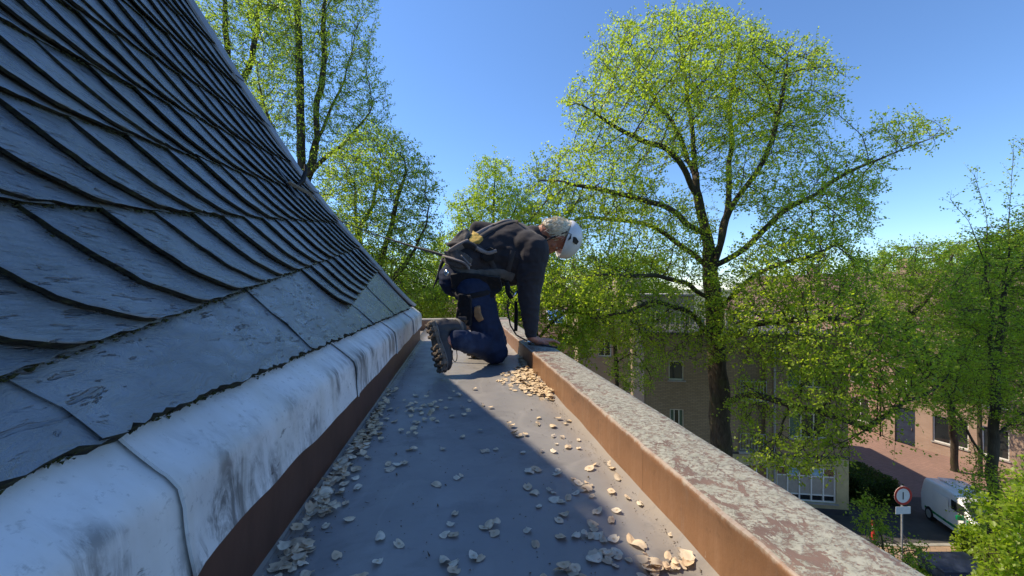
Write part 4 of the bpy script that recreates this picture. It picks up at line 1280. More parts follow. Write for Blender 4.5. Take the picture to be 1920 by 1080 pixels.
# rope hanging from the front of the harness onto the coping, with a snap hook
m = MB(); rp = [P(953, 560, 2.70), P(952, 585, 2.72), P(957, 610, 2.74), P(968, 628, 2.76)]
rp += [Vector((.50, 2.72, HT + .008)), Vector((.53, 2.62, HT + .007)), Vector((.56, 2.53, HT + .007)), Vector((.60, 2.47, HT + .007)), Vector((.645, 2.43, HT + .002))]
m.tube(rp, .0055, 6); o = m.build('work_rope', M['webbing']); auto_smooth(o, 80); tag(o, 'thin black rope hanging from the harness onto the coping', 'rope')
m = MB(); m.tube([P(967, 565, 2.70), P(968, 590, 2.71), P(967, 620, 2.73)], [.011, .014, .013], 8); auto_smooth(m.build('rope_grab', M['black_cloth'], o), 60)
m = MB(); vs_, fs_ = ell(Vector((.505, 2.64, HT + .012)), .022, .03, .010); m.add(vs_, fs_); m.build('snap_hook', M['silver'], o, smooth=True)

# ------------------------------------------------------------------ ground and street
def sheet(name, pts, z, mat):
    return struct(mesh_obj(name, [(p[0], p[1], z) for p in pts], [tuple(range(len(pts)))], mat))
sheet('ground', [(-2500, -2500), (2500, -2500), (2500, 2500), (-2500, 2500)], ZS - .008, M['earth'])
sheet('road', [W(-45, 8.0, 0)[:2], W(60, 8.0, 0)[:2], W(60, 60, 0)[:2], W(-45, 60, 0)[:2]], ZS, M['street'])
sheet('lane', [W(2, 14.9, 0)[:2], W(40, 14.9, 0)[:2], W(40, 18.2, 0)[:2], W(22.0, 18.2, 0)[:2], W(15.0, 18.6, 0)[:2], W(2, 18.4, 0)[:2]], ZS + .004, M['asphalt'])
pv = MB(); pv.box(W(13, 13.0, ZS + .05), 16, 1.72, .055, (camr, camf, upz)); o = pv.build('pavement', M['pavement']); struct(o); bevel(o, .02)
kb = MB(); kb.box(W(13, 14.80, ZS + .055), 16, .075, .062, (camr, camf, upz)); struct(kb.build('kerb', M['kerb']))

# ------------------------------------------------------------------ buildings
def bld_root(name, loc, udir, label):
    """Empty at the near right corner; local x runs along the facade, y into the house, z up"""
    u = Vector(udir).normalized()
    o = empty(name, loc, (0, 0, math.atan2(u.y, u.x)))
    return tag(o, label, 'building')
def loc_obj(name, m, mat, parent):
    o = m.build(name, mat, None); o.parent = parent; return o
def facade(parent, name, x0, x1, z0, z1, y, openings, mat, depth=.14, thick=.3):
    """wall with real openings; the wall's front lies at local y"""
    xs = sorted({x0, x1, *[a for o in openings for a in (o[0], o[1])]}); zs = sorted({z0, z1, *[a for o in openings for a in (o[2], o[3])]})
    m = MB()
    def hole(xa, xb, za, zb):
        cx, cz = (xa + xb) / 2, (za + zb) / 2
        return any(o[0] < cx < o[1] and o[2] < cz < o[3] for o in openings)
    for i in range(len(xs) - 1):
        for j in range(len(zs) - 1):
            if not hole(xs[i], xs[i + 1], zs[j], zs[j + 1]):
                m.add([(xs[i], y, zs[j]), (xs[i + 1], y, zs[j]), (xs[i + 1], y, zs[j + 1]), (xs[i], y, zs[j + 1])], [(0, 1, 2, 3)])
    for (a, b, c, d) in [o[:4] for o in openings]:
        for q in ([(a, y, c), (a, y + depth, c), (a, y + depth, d), (a, y, d)], [(b, y, c), (b, y, d), (b, y + depth, d), (b, y + depth, c)],
                  [(a, y, c), (b, y, c), (b, y + depth, c), (a, y + depth, c)], [(a, y, d), (a, y + depth, d), (b, y + depth, d), (b, y, d)]):
            m.add(q, [(0, 1, 2, 3)])
    o = mesh_obj(name, m.v, m.f, mat, None); o.parent = parent
    bm = bmesh.new(); bm.from_mesh(o.data); bmesh.ops.remove_doubles(bm, verts=bm.verts, dist=1e-4); bm.to_mesh(o.data); bm.free()
    return o
def window(parent, a, b, c, d, y, frame, nx=1, nz=1, fw=.055, pane=None, sill=True, zbars=None):
    m = MB(); cx, cz = (a + b) / 2, (c + d) / 2; g = .002
    m.box((cx, y + .10, c + fw / 2 + g), (b - a) / 2 - g, .03, fw / 2); m.box((cx, y + .10, d - fw / 2 - g), (b - a) / 2 - g, .03, fw / 2)
    for x in (a + fw / 2 + g, b - fw / 2 - g): m.box((x, y + .10, cz), fw / 2, .03, (d - c) / 2 - fw - g)
    bars = [a + (b - a) * i / nx for i in range(1, nx)]
    for x in bars: m.box((x, y + .10, cz), fw * .42, .028, (d - c) / 2 - fw - g)
    for i in range(1, nz):
        z = c + (d - c) * i / nz if zbars is None else zbars[i - 1]
        m.box((cx, y + .10, z), (b - a) / 2 - fw - g, .026, fw * .4)
    w = loc_obj('window', m, frame, parent)
    xs = [a] + bars + [b]
    for i in range(len(xs) - 1):
        p = MB(); p.box(((xs[i] + xs[i + 1]) / 2, y + .115, cz), (xs[i + 1] - xs[i]) / 2 - .02, .004, (d - c) / 2 - .03)
        loc_obj('pane', p, (pane[i % len(pane)] if pane else M['glass']), w)
    if sill:
        s_ = MB(); s_.box((cx, y + .01, c - .03), (b - a) / 2 + .06, .07, .028); loc_obj('sill', s_, M['concrete'], w)
    return w
def railing(parent, x0, x1, y, z, h, mat, gap=.12, r=.012, name='railing'):
    m = MB(); m.box(((x0 + x1) / 2, y, z + h), (x1 - x0) / 2, .02, .02); rl = loc_obj(name, m, mat, parent)
    m = MB(); m.box(((x0 + x1) / 2, y, z + .06), (x1 - x0) / 2, .015, .015); loc_obj('bottom_rail', m, mat, rl); n = int((x1 - x0) / gap); first = None
    for i in range(n + 1):
        x = x0 + (x1 - x0) * i / n
        if first is None:
            b = MB(); b.box((0, 0, h / 2 + .03), r, r, h / 2 - .02); first = loc_obj('baluster', b, mat, rl); first.location = (x, y, z)
        else:
            c_ = first.copy(); COL.objects.link(c_); c_.parent = rl; c_.location = (x, y, z)
    return rl

# the brick apartment block behind the big tree
AC = W(14.8, 16.9, ZS); adir = W(-.992, .127, 0)            # right-hand corner, facade running left and away
ab = bld_root('apartment_building', AC + adir * 8.6, -adir, 'three storey tan brick apartment block with cream ground floor behind the big tree')
def ax(px):                                                  # facade coordinate of a pixel column
    k = (px - 960) / 720.0; L = (14.8 - k * 16.9) / (.992 + .127 * k); return 8.6 - L
up = [(ax(1254), ax(1283), 5.72, 6.62), (ax(1256), ax(1283), 3.36, 4.38), (ax(1386), ax(1437), 5.0, 7.2), (ax(1386), ax(1437), 2.62, 4.75),
      (ax(1477), ax(1552), 5.55, 6.55), (ax(1480), ax(1552), 3.30, 4.40)]
facade(ab, 'wall', 0, 8.6, 2.5, 7.85, 0, up, M['brick_tan'])
lowo = [(ax(1398), ax(1441), .48, 2.0), (ax(1456), ax(1568), .48, 2.0)]
facade(ab, 'shop_front', 0, 8.6, .0, 2.5, -.03, lowo, M['cream'])
m = MB(); m.box((4.3, 0.05, .12), 4.32, .1, .12); m.box((4.3, -.002, 2.5), 4.33, .05, .04); loc_obj('plinth', m, M['plinth'], ab)
for a, b, c, d in up[:2]: window(ab, a, b, c, d, 0, M['cream_frame'], 1 if c > 5 else 3, 1, pane=[M['glass']] if c > 5 else [M['curtain'], M['glass'], M['curtain']])
for a, b, c, d in up[4:]: window(ab, a, b, c, d, 0, M['cream_frame'], 3, 1, pane=[M['curtain'], M['glass'], M['glass']])
for a, b, c, d in up[2:4]:
    m = MB(); m.box(((a + b) / 2, .75, (c + d) / 2), (b - a) / 2 + .3, .02, (d - c) / 2 + .05); loc_obj('balcony_back', m, M['brick_tan'], ab)
    window(ab, a + .2, b - .25, c + .05, d - .25, .60, M['cream_frame'], 2, 1, sill=False)
    m = MB(); m.box(((a + b) / 2, .30, c - .06), (b - a) / 2 + .05, .42, .055); loc_obj('balcony_floor', m, M['concrete'], ab)
    railing(ab, a + .02, b - .02, -.05, c, .78, M['metal_grey'], .115)
window(ab, *lowo[0], -.03, M['white_paint'], 2, 1, .05, [M['poster_brown']])
window(ab, *lowo[1], -.03, M['white_paint'], 5, 3, .055, [M['blind']], zbars=[.78, 1.60])
for i in range(5):
    a, b = lowo[1][0] + (lowo[1][1] - lowo[1][0]) * i / 5 + .05, lowo[1][0] + (lowo[1][1] - lowo[1][0]) * (i + 1) / 5 - .05
    m = MB(); m.box(((a + b) / 2, .072, 1.78), (b - a) / 2, .003, .15); loc_obj('poster', m, M[['poster_brown', 'poster_blue', 'poster_brown', 'poster_blue', 'poster_brown'][i]], ab)
    m = MB(); m.box(((a + b) / 2, .075, .64), (b - a) / 2, .003, .10); loc_obj('dark_pane', m, M['glass'], ab)
m = MB(); m.tube([(ax(1450.5), -.09, .0), (ax(1450.5), -.09, 7.7)], .045, 8); auto_smooth(loc_obj('downpipe', m, M['metal_grey'], ab), 60)
m = MB(); m.tube([(ax(1336), -.06, 2.6), (ax(1336), -.06, 7.7)], .03, 8); auto_smooth(loc_obj('downpipe', m, M['metal_grey'], ab), 60)
m = MB(); m.box((4.3, 4.9, 3.9), 4.28, 4.6, 3.9); loc_obj('body', m, M['brick_tan'], ab)
m = MB(); m.box((-.02, 4.5, 3.95), .04, 4.4, 3.9); loc_obj('side_wall', m, M['brick_pale'], ab)  # sunlit left side: the sunlight is put into its paler brick colour
m = MB(); m.box((8.62, 4.5, 3.95), .03, 4.4, 3.9); loc_obj('side_wall', m, M['brick_tan'], ab)
m = MB(); m.box((4.3, 4.6, 7.90), 4.42, 4.72, .06); loc_obj('roof', m, M['plinth'], ab)
railing(ab, .3, 8.4, .35, 7.97, .95, M['cream_frame'], .22, .020, 'roof_railing')
m = MB(); m.box((2.0, 6.0, 8.75), 1.6, 1.6, .8); loc_obj('penthouse', m, M['brick_pale'], ab)
m = MB(); m.box((2.0, 6.0, 9.6), 1.7, 1.7, .05); loc_obj('roof', m, M['concrete'], ab)

# pale house left of the block, and a low one with a roof window
ph = bld_root('pale_house', W(3.9, 22.5, ZS), W(1, -.05, 0), 'pale brick house with grey flat roof left of the apartment block')
po = [(1.15, 1.9, 6.0, 7.1), (3.1, 3.85, 6.0, 7.1), (1.15, 1.9, 3.2, 4.4), (3.1, 3.85, 3.2, 4.4)]
facade(ph, 'wall', 0, 5.0, 0, 8.4, 0, po, M['brick_pale'])
for q in po: window(ph, *q, 0, M['white_paint'], 2, 1)
m = MB(); m.box((2.5, 3.7, 4.2), 2.49, 3.4, 4.19); loc_obj('body', m, M['brick_pale'], ph)
m = MB(); m.box((2.5, 3.6, 8.46), 2.6, 3.75, .06); loc_obj('roof', m, M['plinth'], ph)
m = MB(); m.box((3.9, 4.6, 9.6), .8, .8, 1.1); loc_obj('stair_tower', m, M['brick_pale'], ph)
gh = bld_root('gabled_house', W(-4.5, 25, ZS), W(1, .04, 0), 'low tan brick house with a blue roof window behind the man')
facade(gh, 'wall', 0, 9.2, 0, 6.6, 0, [(5.6, 6.6, 4.2, 5.4), (7.6, 8.4, 4.2, 5.4)], M['brick_pale'])
for q in [(5.6, 6.6, 4.2, 5.4), (7.6, 8.4, 4.2, 5.4)]: window(gh, *q, 0, M['white_paint'], 2, 1)
m = MB(); m.prism([(-.2, -.3, 6.55), (9.4, -.3, 6.55), (9.4, 4.0, 9.6), (-.2, 4.0, 9.6)], (0, .05, -.12)); loc_obj('roof', m, M['tile'], gh)
m = MB(); m.prism([(-.2, 8.3, 6.55), (9.4, 8.3, 6.55), (9.4, 4.06, 9.6), (-.2, 4.06, 9.6)], (0, -.05, -.12)); loc_obj('roof', m, M['tile'], gh)
m = MB(); m.box((4.6, 4, 3.2), 4.58, 3.9, 3.25); loc_obj('body', m, M['brick_pale'], gh)
def gr(x, f): return Vector((x, -.3 + 4.3 * f, 6.55 + 3.05 * f))
nr = (gr(1, 0) - gr(0, 0)).cross(gr(0, 1) - gr(0, 0)).normalized()
t = NT('skylight_reflection'); t.set((0.10, 0.22, 0.55), 0.05, 0, 0.9); M['skylight'] = t.m  # blue sky reflection put into the pane's base colour
m = MB(); m.prism([gr(7.05, .30) + nr * .02, gr(8.35, .30) + nr * .02, gr(8.35, .60) + nr * .02, gr(7.05, .60) + nr * .02], nr * .08); sk = loc_obj('roof_window', m, M['white_paint'], gh)
m = MB(); m.prism([gr(7.12, .32) + nr * .1, gr(8.28, .32) + nr * .1, gr(8.28, .58) + nr * .1, gr(7.12, .58) + nr * .1], nr * .012); loc_obj('pane', m, M['skylight'], sk)

# terrace of houses along the right-hand side of the street, in the sun
labels = ['pink brick terraced house with red window shutters nearest the tall young tree', 'rosy terraced house with white window frames next to the shuttered house',
          'pink brick terraced house at the middle of the sunny row', 'rosy brick terraced house at the far end of the sunny row']
td = (W(24.7, 26, 0) - W(26.9, 20, 0)).normalized()
for i in range(4):
    base = W(29.0, 14.2, ZS) + td * (6.2 * i)
    hb2 = bld_root('terraced_house', base + td * 6.1, -td, labels[i])
    hb2['group'] = 'terraced houses along the sunny side of the street'
    wl = M['brick_pink'] if i % 2 == 0 else M['brick_rose']
    op = [(.7, 1.7, 0, 2.3), (2.5, 4.0, .7, 2.3), (4.5, 5.5, .7, 2.3), (.7, 1.8, 3.4, 4.9), (2.5, 3.6, 3.4, 4.9), (4.4, 5.5, 3.4, 4.9), (1.2, 2.2, 6.0, 7.2), (3.9, 4.9, 6.0, 7.2)]
    facade(hb2, 'wall', 0, 6.1, 0, 7.9, 0, op, wl)
    for q in op[1:]:
        window(hb2, *q, 0, M['white_paint'], 2, 1)
        if i == 0 and q[2] > 3:
            for xx in (q[0] - .22, q[1] + .22):
                m = MB(); m.box((xx, -.03, (q[2] + q[3]) / 2), .2, .025, (q[3] - q[2]) / 2); loc_obj('shutter', m, M['red'], hb2)
    m = MB(); m.box((1.2, .1, 1.15), .48, .03, 1.14); dr = loc_obj('door', m, M['navy'] if i % 2 else M['red'], hb2)
    m = MB(); m.box((1.52, .055, 1.05), .02, .015, .07); loc_obj('handle', m, M['silver'], dr)
    m = MB(); m.box((3.05, 4.4, 3.9), 3.04, 4.2, 3.89); loc_obj('body', m, wl, hb2)
    m = MB(); m.prism([(0, -.25, 7.9), (6.1, -.25, 7.9), (6.1, 4.3, 11.2), (0, 4.3, 11.2)], (0, .06, -.14)); rf_ = loc_obj('roof', m, M['tile'], hb2)
    m = MB(); m.box((5.5, 4.3, 11.4), .3, .4, .7); loc_obj('chimney', m, M['brick_pink'], rf_)
    m = MB(); m.prism([(0, 8.7, 7.9), (6.1, 8.7, 7.9), (6.1, 4.4, 11.2), (0, 4.4, 11.2)], (0, -.06, -.14)); loc_obj('roof', m, M['tile'], hb2)

# ------------------------------------------------------------------ trees
def grow(rng, att, seeds, parents, step, di, dk, iters, up=.12, jit=.18):
    """space colonisation: branches reach for the attraction points of the crown"""
    nodes = [np.array(p, float) for p in seeds]; par = list(parents)
    A = np.asarray(att, float); alive = np.ones(len(A), bool)
    N = np.array(nodes)
    nd = np.full(len(A), 1e9); ni = np.zeros(len(A), int)
    for i in range(len(N)):
        d = np.linalg.norm(A - N[i], axis=1); m_ = d < nd; nd[m_] = d[m_]; ni[m_] = i
    for it in range(iters):
        act = alive & (nd < di * (4 if it < 6 else 1))
        if not act.any(): break
        idx = ni[act]; dirs = A[act] - N[idx]; dirs /= np.linalg.norm(dirs, axis=1)[:, None] + 1e-9
        u, inv = np.unique(idx, return_inverse=True)
        acc = np.zeros((len(u), 3)); np.add.at(acc, inv, dirs)
        acc /= np.linalg.norm(acc, axis=1)[:, None] + 1e-9
        acc += rng.normal(size=acc.shape) * jit; acc[:, 2] += up
        acc /= np.linalg.norm(acc, axis=1)[:, None] + 1e-9
        new = N[u] + acc * step
        base = len(N); N = np.vstack([N, new]); par += list(u)
        ai = np.where(alive)[0]; Aa = A[ai]
        D = (Aa ** 2).sum(1)[:, None] + (new ** 2).sum(1)[None] - 2 * Aa @ new.T
        k = D.argmin(1); dm = np.sqrt(np.maximum(D[np.arange(len(k)), k], 0))
        better = dm < nd[ai]
        nd[ai[better]] = dm[better]; ni[ai[better]] = base + k[better]
        alive[ai[nd[ai] < dk]] = False
        if len(N) > 15000: break
    return N, np.array(par)
def crown_points(rng, blobs, n, shell=.25):
    """points inside ellipsoids (pixel column, pixel row, depth; radii in pixels and metres)"""
    wts = np.array([b[3] * b[4] * b[5] * (b[6] if len(b) > 6 else 1) for b in blobs], float) ** .8; wts /= wts.sum(); out = []
    for b, w_ in zip(blobs, wts):
        k = max(6, int(n * w_)); q = rng.normal(size=(k, 3)); q /= np.linalg.norm(q, axis=1)[:, None]
        q *= (rng.uniform(0, 1, (k, 1)) ** (1 / (3 + 2 * shell * 4)))
        out.append(np.stack([b[0] + q[:, 0] * b[3], b[1] + q[:, 1] * b[4], b[2] + q[:, 2] * b[5]], 1))
    return Pn(np.concatenate(out))
def limb_nodes(limbs, step):
    """limbs: polylines of (px, py, depth); the first is the trunk, others start nearest to what exists"""
    nodes = []; par = []
    for li, L in enumerate(limbs):
        pts = [np.array(P(*q)) if not isinstance(q, Vector) else np.array(q) for q in L]
        fine = [pts[0]]
        for a, b in zip(pts[:-1], pts[1:]):
            k = max(1, int(np.linalg.norm(b - a) / step))
            fine += [a + (b - a) * (j + 1) / k for j in range(k)]
        fine = np.array(fine)
        if len(fine) > 4:
            for _ in range(2): fine[1:-1] = (fine[:-2] + 2 * fine[1:-1] + fine[2:]) / 4
            amp = .16 if li else .07
            for q_ in range(1, len(fine)):
                fine[q_] += np.array(mnoise.noise_vector(Vector(fine[q_]) * .9)) * amp * min(1, q_ / 4) + np.array(mnoise.noise_vector(Vector(fine[q_]) * 2.3)) * amp * .35
        if li == 0:
            prev = -1; st_ = 0
        else:
            d = np.linalg.norm(np.array(nodes) - fine[0], axis=1); prev = int(d.argmin()); st_ = 0
        for p in fine[st_:]:
            nodes.append(p); par.append(prev); prev = len(nodes) - 1
    return nodes, par
def tree(name, label, limbs, blobs, seed, mat, n_att=900, step=.35, di=2.4, dk=.75, leaf=.10, per=10, tip=.010, expo=2.35, spread=.34, trunk_r=None,
         group=None, up=.12, twigs=True, loc=None, flat=.4, droop=0.0, thin=.030, dens=1.0, perk=.9):
    rng = np.random.default_rng(seed)
    n_att = int(n_att * 3.4 * dens); step *= .78; dk *= .56; leaf *= .66; per = max(4, int(per * perk * 1.75)); tip *= .80; spread *= 1.25; di *= .85
    att = crown_points(rng, blobs, n_att)
    sd, pr_ = limb_nodes(limbs, step)
    N, par = grow(rng, att, sd, pr_, step, di, dk, 160, up)
    n = len(N); rad = np.zeros(n); kids = [[] for _ in range(n)]
    for i in range(n):
        if par[i] >= 0: kids[par[i]].append(i)
    acc = np.zeros(n); order = range(n - 1, -1, -1)
    for i in order:
        a_ = acc[i] if acc[i] > 0 else tip ** expo
        rad[i] = a_ ** (1 / expo)
        if par[i] >= 0: acc[par[i]] += a_
    if trunk_r:
        k = trunk_r / rad[0]
        rad = np.where(rad > thin, thin + (rad - thin) * (trunk_r - thin) / max(rad[0] - thin, 1e-6), rad) if rad[0] > thin else rad
    root = empty(name, N[0]); tag(root, label, 'tree', group)
    # wood: chains of rings
    V = []; F = []; used = np.zeros(n, bool); cnt = 0
    for i in range(n):
        if used[i]: continue
        ch = [i] if par[i] < 0 else [par[i], i]
        used[i] = True; j = i
        while kids[j]:
            nx = max(kids[j], key=lambda q: rad[q])
            if used[nx]: break
            ch.append(nx); used[nx] = True; j = nx
        if len(ch) < 2: continue
        rr = rad[ch].copy()
        if par[i] >= 0: rr[0] = min(rr[0], rr[1] * 1.25)
        pts = N[ch]
        if len(pts) > 3 and rr[1] < .12: pts = pts.copy(); pts[1:-1] = (pts[:-2] + 2 * pts[1:-1] + pts[2:]) / 4
        sides = 12 if rr.max() > .2 else (8 if rr.max() > .08 else (5 if rr.max() > .03 else 3))
        tg = np.gradient(pts, axis=0); tg /= np.linalg.norm(tg, axis=1)[:, None] + 1e-9
        ref = np.cross(tg[0], [.3, .8, .52]); ref /= np.linalg.norm(ref)
        an = np.arange(sides) * 2 * math.pi / sides
        for q in range(len(pts)):
            ref = ref - tg[q] * ref.dot(tg[q]); ref /= np.linalg.norm(ref) + 1e-9
            bi = np.cross(tg[q], ref); r_ = rr[q]
            if par[i] < 0 and q == 0: r_ *= 1.35
            lump = 1 + (.10 * np.sin(an * 3 + q * .7) + .05 * np.sin(an * 5 + q)) * (1 if r_ > .1 else 0)
            V.append(pts[q] + (np.cos(an)[:, None] * ref + np.sin(an)[:, None] * bi) * (r_ * lump)[:, None])
        for q in range(len(pts) - 1):
            b = cnt + q * sides
            for k in range(sides):
                k2 = (k + 1) % sides; F.append((b + k, b + k2, b + sides + k2, b + sides + k))
        cnt += len(pts) * sides
    # leafy shoots on the thin wood
    tn = np.where((rad < thin) & (np.array([len(k) for k in kids]) < 3))[0]
    tn = tn[tn > len(sd) * .0]
    dirn = N[tn] - N[np.maximum(par[tn], 0)]; dirn /= np.linalg.norm(dirn, axis=1)[:, None] + 1e-9
    sh = 2
    base = np.repeat(N[tn], sh, 0); dd = np.repeat(dirn, sh, 0) + rng.normal(size=(len(tn) * sh, 3)) * .75
    dd[:, 2] += .15 - droop; dd /= np.linalg.norm(dd, axis=1)[:, None] + 1e-9
    ln = spread * rng.uniform(.5, 1.3, len(dd)); end = base + dd * ln[:, None]
    root_n = cnt
    perp = np.cross(dd, rng.normal(size=dd.shape)); perp /= np.linalg.norm(perp, axis=1)[:, None] + 1e-9
    p2 = np.cross(dd, perp)
    tv = []
    for q in range(3):
        a_ = q * 2.094; o_ = (perp * math.cos(a_) + p2 * math.sin(a_))
        tv.append((base + o_ * tip * .7, end + o_ * tip * .25))
    if twigs:
        m_ = len(dd); allv = np.stack([tv[0][0], tv[1][0], tv[2][0], tv[0][1], tv[1][1], tv[2][1]], 1).reshape(-1, 3)
        ids = root_n + np.arange(m_)[:, None] * 6
        fq = np.concatenate([ids + np.array([[0, 1, 4, 3]]), ids + np.array([[1, 2, 5, 4]]), ids + np.array([[2, 0, 3, 5]])])
        V.append(allv); F = np.concatenate([np.array(F, int), fq])
    np_obj('trunk', np.concatenate(V), F, M['bark'], root, smooth=True)
    m_ = len(dd); per_i = per
    f = rng.uniform(.10, 1.05, (m_, per_i)); pos = base[:, None] + dd[:, None] * (ln[:, None] * f)[..., None]
    sdv = np.cross(dd, np.array([0, 0, 1.0])); sdv /= np.linalg.norm(sdv, axis=1)[:, None] + 1e-9
    lat = rng.uniform(-1, 1, (m_, per_i)) * (.30 * spread) * (1.1 - .6 * f)
    pos = pos + sdv[:, None] * lat[..., None]
    pos = pos.reshape(-1, 3) + rng.normal(size=(m_ * per_i, 3)) * leaf * .45
    nl = len(pos)
    axd = np.repeat(dd, per_i, 0) * .5 + rng.normal(size=(nl, 3)) * .7; axd[:, 2] -= .25 + droop; axd /= np.linalg.norm(axd, axis=1)[:, None] + 1e-9
    nrm = rng.normal(size=(nl, 3)) * (1 - flat); nrm[:, 2] += flat * 1.6
    sd_ = np.cross(axd, nrm); sd_ /= np.linalg.norm(sd_, axis=1)[:, None] + 1e-9
    nn = np.cross(sd_, axd)
    sz = leaf * rng.uniform(.55, 1.25, nl); wd = sz * rng.uniform(.30, .42, nl)
    fold_ = sz * rng.uniform(.02, .14, nl)
    v0_ = pos; v2_ = pos + axd * sz[:, None] - nn * (fold_ * .8)[:, None]
    mid = pos + axd * (sz * .48)[:, None] + nn * fold_[:, None] * 0
    v1_ = mid + sd_ * wd[:, None] + nn * fold_[:, None]; v3_ = mid - sd_ * wd[:, None] + nn * fold_[:, None]
    LV = np.stack([v0_, v1_, v2_, v3_], 1).reshape(-1, 3)
    b = np.arange(nl)[:, None] * 4
    LF = np.concatenate([b + np.array([[0, 1, 2]]), b + np.array([[0, 2, 3]])])
    clump = np.repeat(rng.uniform(0, 1, m_), per_i)
    tone = np.clip(.25 + .5 * clump + rng.normal(size=nl) * .18, 0, 1)
    np_obj('crown', LV, LF, mat, root, tone=np.repeat(tone, 4))
    print(name, 'nodes', n, 'leaves', nl, 'r0', round(float(rad[0]), 3))
    return root

def gz(px, d, py=None):                                     # foot of a tree on the street
    q = P(px, 540, d); return Vector((q.x, q.y, ZS - .05))
# 1 the big elm
E = 13.5
tree('elm_tree', 'huge spreading elm with forked trunk in front of the brick apartment block',
     [[gz(1362, E), (1356, 900, E), (1352, 800, E), (1346, 690, E), (1338, 580, E), (1330, 490, E), (1322, 430, E), (1308, 370, E), (1303, 310, E), (1296, 230, E + .3), (1285, 140, E + .5), (1270, 60, E + .5)],
      [(1336, 545, E), (1345, 480, E - .3), (1360, 410, E - .6), (1400, 345, E - .8), (1440, 290, E - 1.0), (1462, 200, E - 1.2), (1475, 120, E - 1.2)],
      [(1348, 470, E), (1362, 400, E + .7), (1370, 300, E + 1.2), (1372, 200, E + 1.6), (1385, 90, E + 2)],
      [(1308, 370, E), (1268, 290, E - .5), (1215, 262, E - .9), (1150, 235, E - 1.2), (1075, 190, E - 1.5)],
      [(1303, 330, E), (1265, 240, E + .8), (1210, 150, E + 1.6), (1170, 90, E + 2)],
      [(1322, 440, E), (1265, 400, E - .8), (1195, 372, E - 1.5), (1120, 352, E - 2), (1050, 335, E - 2.2)],
      [(1328, 500, E), (1270, 450, E + .6), (1200, 415, E + 1.2), (1110, 408, E + 1.8), (1040, 420, E + 2.2)],
      [(1336, 560, E), (1285, 530, E - 1.0), (1220, 512, E - 1.8), (1130, 515, E - 2.4), (1080, 512, E - 2.6)],
      [(1342, 640, E), (1290, 585, E - .8), (1235, 565, E - 1.4), (1170, 585, E - 1.9), (1110, 600, E - 2.2)],
      [(1340, 500, E), (1390, 470, E - .3), (1460, 402, E - .4), (1550, 352, E - .4), (1610, 312, E - .4), (1706, 272, E - .5), (1775, 252, E - .5)],
      [(1345, 580, E), (1400, 530, E - 1.4), (1480, 490, E - 2.4), (1570, 460, E - 3.0)],
      [(1348, 640, E), (1420, 605, E - 2.0), (1500, 595, E - 3.2), (1590, 605, E - 3.9)],
      [(1352, 760, E), (1390, 738, E - 1.2), (1450, 748, E - 2.4), (1520, 768, E - 3.2), (1580, 795, E - 3.6), (1640, 815, E - 3.8), (1700, 832, E - 3.9)],
      [(1620, 808, E - 3.75), (1660, 780, E - 3.6), (1720, 745, E - 3.4), (1790, 700, E - 3.2)]],
     [(1290, 115, E, 190, 105, 3.4, .75), (1230, 210, E - .3, 175, 110, 3.2, .6), (1385, 160, E + .5, 110, 120, 2.8, .6), (1500, 165, E - .8, 85, 95, 1.6, 1.4), (1450, 300, E - .6, 120, 110, 2.6, .6),
      (1110, 345, E - 1, 130, 80, 2.4, 1.6), (1180, 440, E, 160, 85, 3, 1.3), (1035, 400, E, 75, 75, 1.8, 1.8), (1700, 250, E - .5, 78, 40, 1.2, .8), (1600, 330, E - .4, 70, 60, 1.6, .8), (1540, 400, E - .6, 110, 70, 2.2),
      (1110, 535, E - 1.6, 120, 65, 1.8, 2.0), (1180, 600, E - 1.5, 100, 55, 1.6, 3.0), (1300, 560, E - 1.2, 90, 60, 1.2, 2.5), (1345, 620, E - 1.5, 55, 70, .8, 3.0), (1500, 515, E - 2.6, 140, 85, 2.0, 4.0), (1445, 615, E - 3.2, 95, 75, 1.4, 5.0), (1570, 640, E - 3.8, 125, 100, 1.5, 6.0),
      (1490, 850, E - 3.9, 110, 38, .9, 5.0), (1590, 745, E - 4.0, 130, 75, 1.2, 5.0), (1405, 760, E - 2.4, 45, 50, .9, 2.5), (1690, 690, E - 3.6, 90, 90, 1.2, 4.5), (1270, 630, E - .9, 65, 50, 1.0, 2.0)],
     3, M['leaf_elm'], n_att=4600, step=.30, di=2.2, dk=.52, leaf=.115, per=9, tip=.0095, trunk_r=.32, spread=.36, thin=.03, perk=.75)
# 2-3 tall limes left
T2 = 17.0
tree('lime_tree', 'tall slender lime with twin stems rising past the top of the picture behind the roof',
     [[gz(575, T2), (573, 700, T2), (570, 420, T2), (566, 330, T2), (564, 210, T2), (560, 80, T2), (556, -60, T2), (553, -220, T2)],
      [(571, 360, T2), (588, 290, T2 + .3), (597, 190, T2 + .4), (604, 80, T2 + .5), (615, -40, T2 + .5), (620, -180, T2 + .5)],
      [(568, 340, T2), (610, 300, T2 - .6), (660, 250, T2 - 1), (700, 200, T2 - 1.2)], [(590, 270, T2), (625, 200, T2 + .8), (660, 110, T2 + 1.0)],
      [(566, 330, T2), (535, 300, T2 - .5), (500, 210, T2 - .8), (480, 120, T2 - 1)]],
     [(560, -40, T2, 110, 170, 2.6), (640, 60, T2, 75, 110, 2.0), (660, 190, T2 - .3, 75, 95, 1.9), (570, 170, T2, 75, 130, 2.0), (690, 170, T2 - .5, 38, 55, 1.0), (640, 310, T2, 80, 70, 1.6), (690, 270, T2, 50, 60, 1.2), (510, 200, T2 - .4, 55, 100, 1.6), (600, 470, T2 - .5, 80, 90, 1.8)],
     21, M['leaf_lime'], n_att=900, step=.34, di=2.4, dk=.70, leaf=.115, per=9, tip=.011, trunk_r=.30, spread=.38, up=.25)
T3 = 20.0
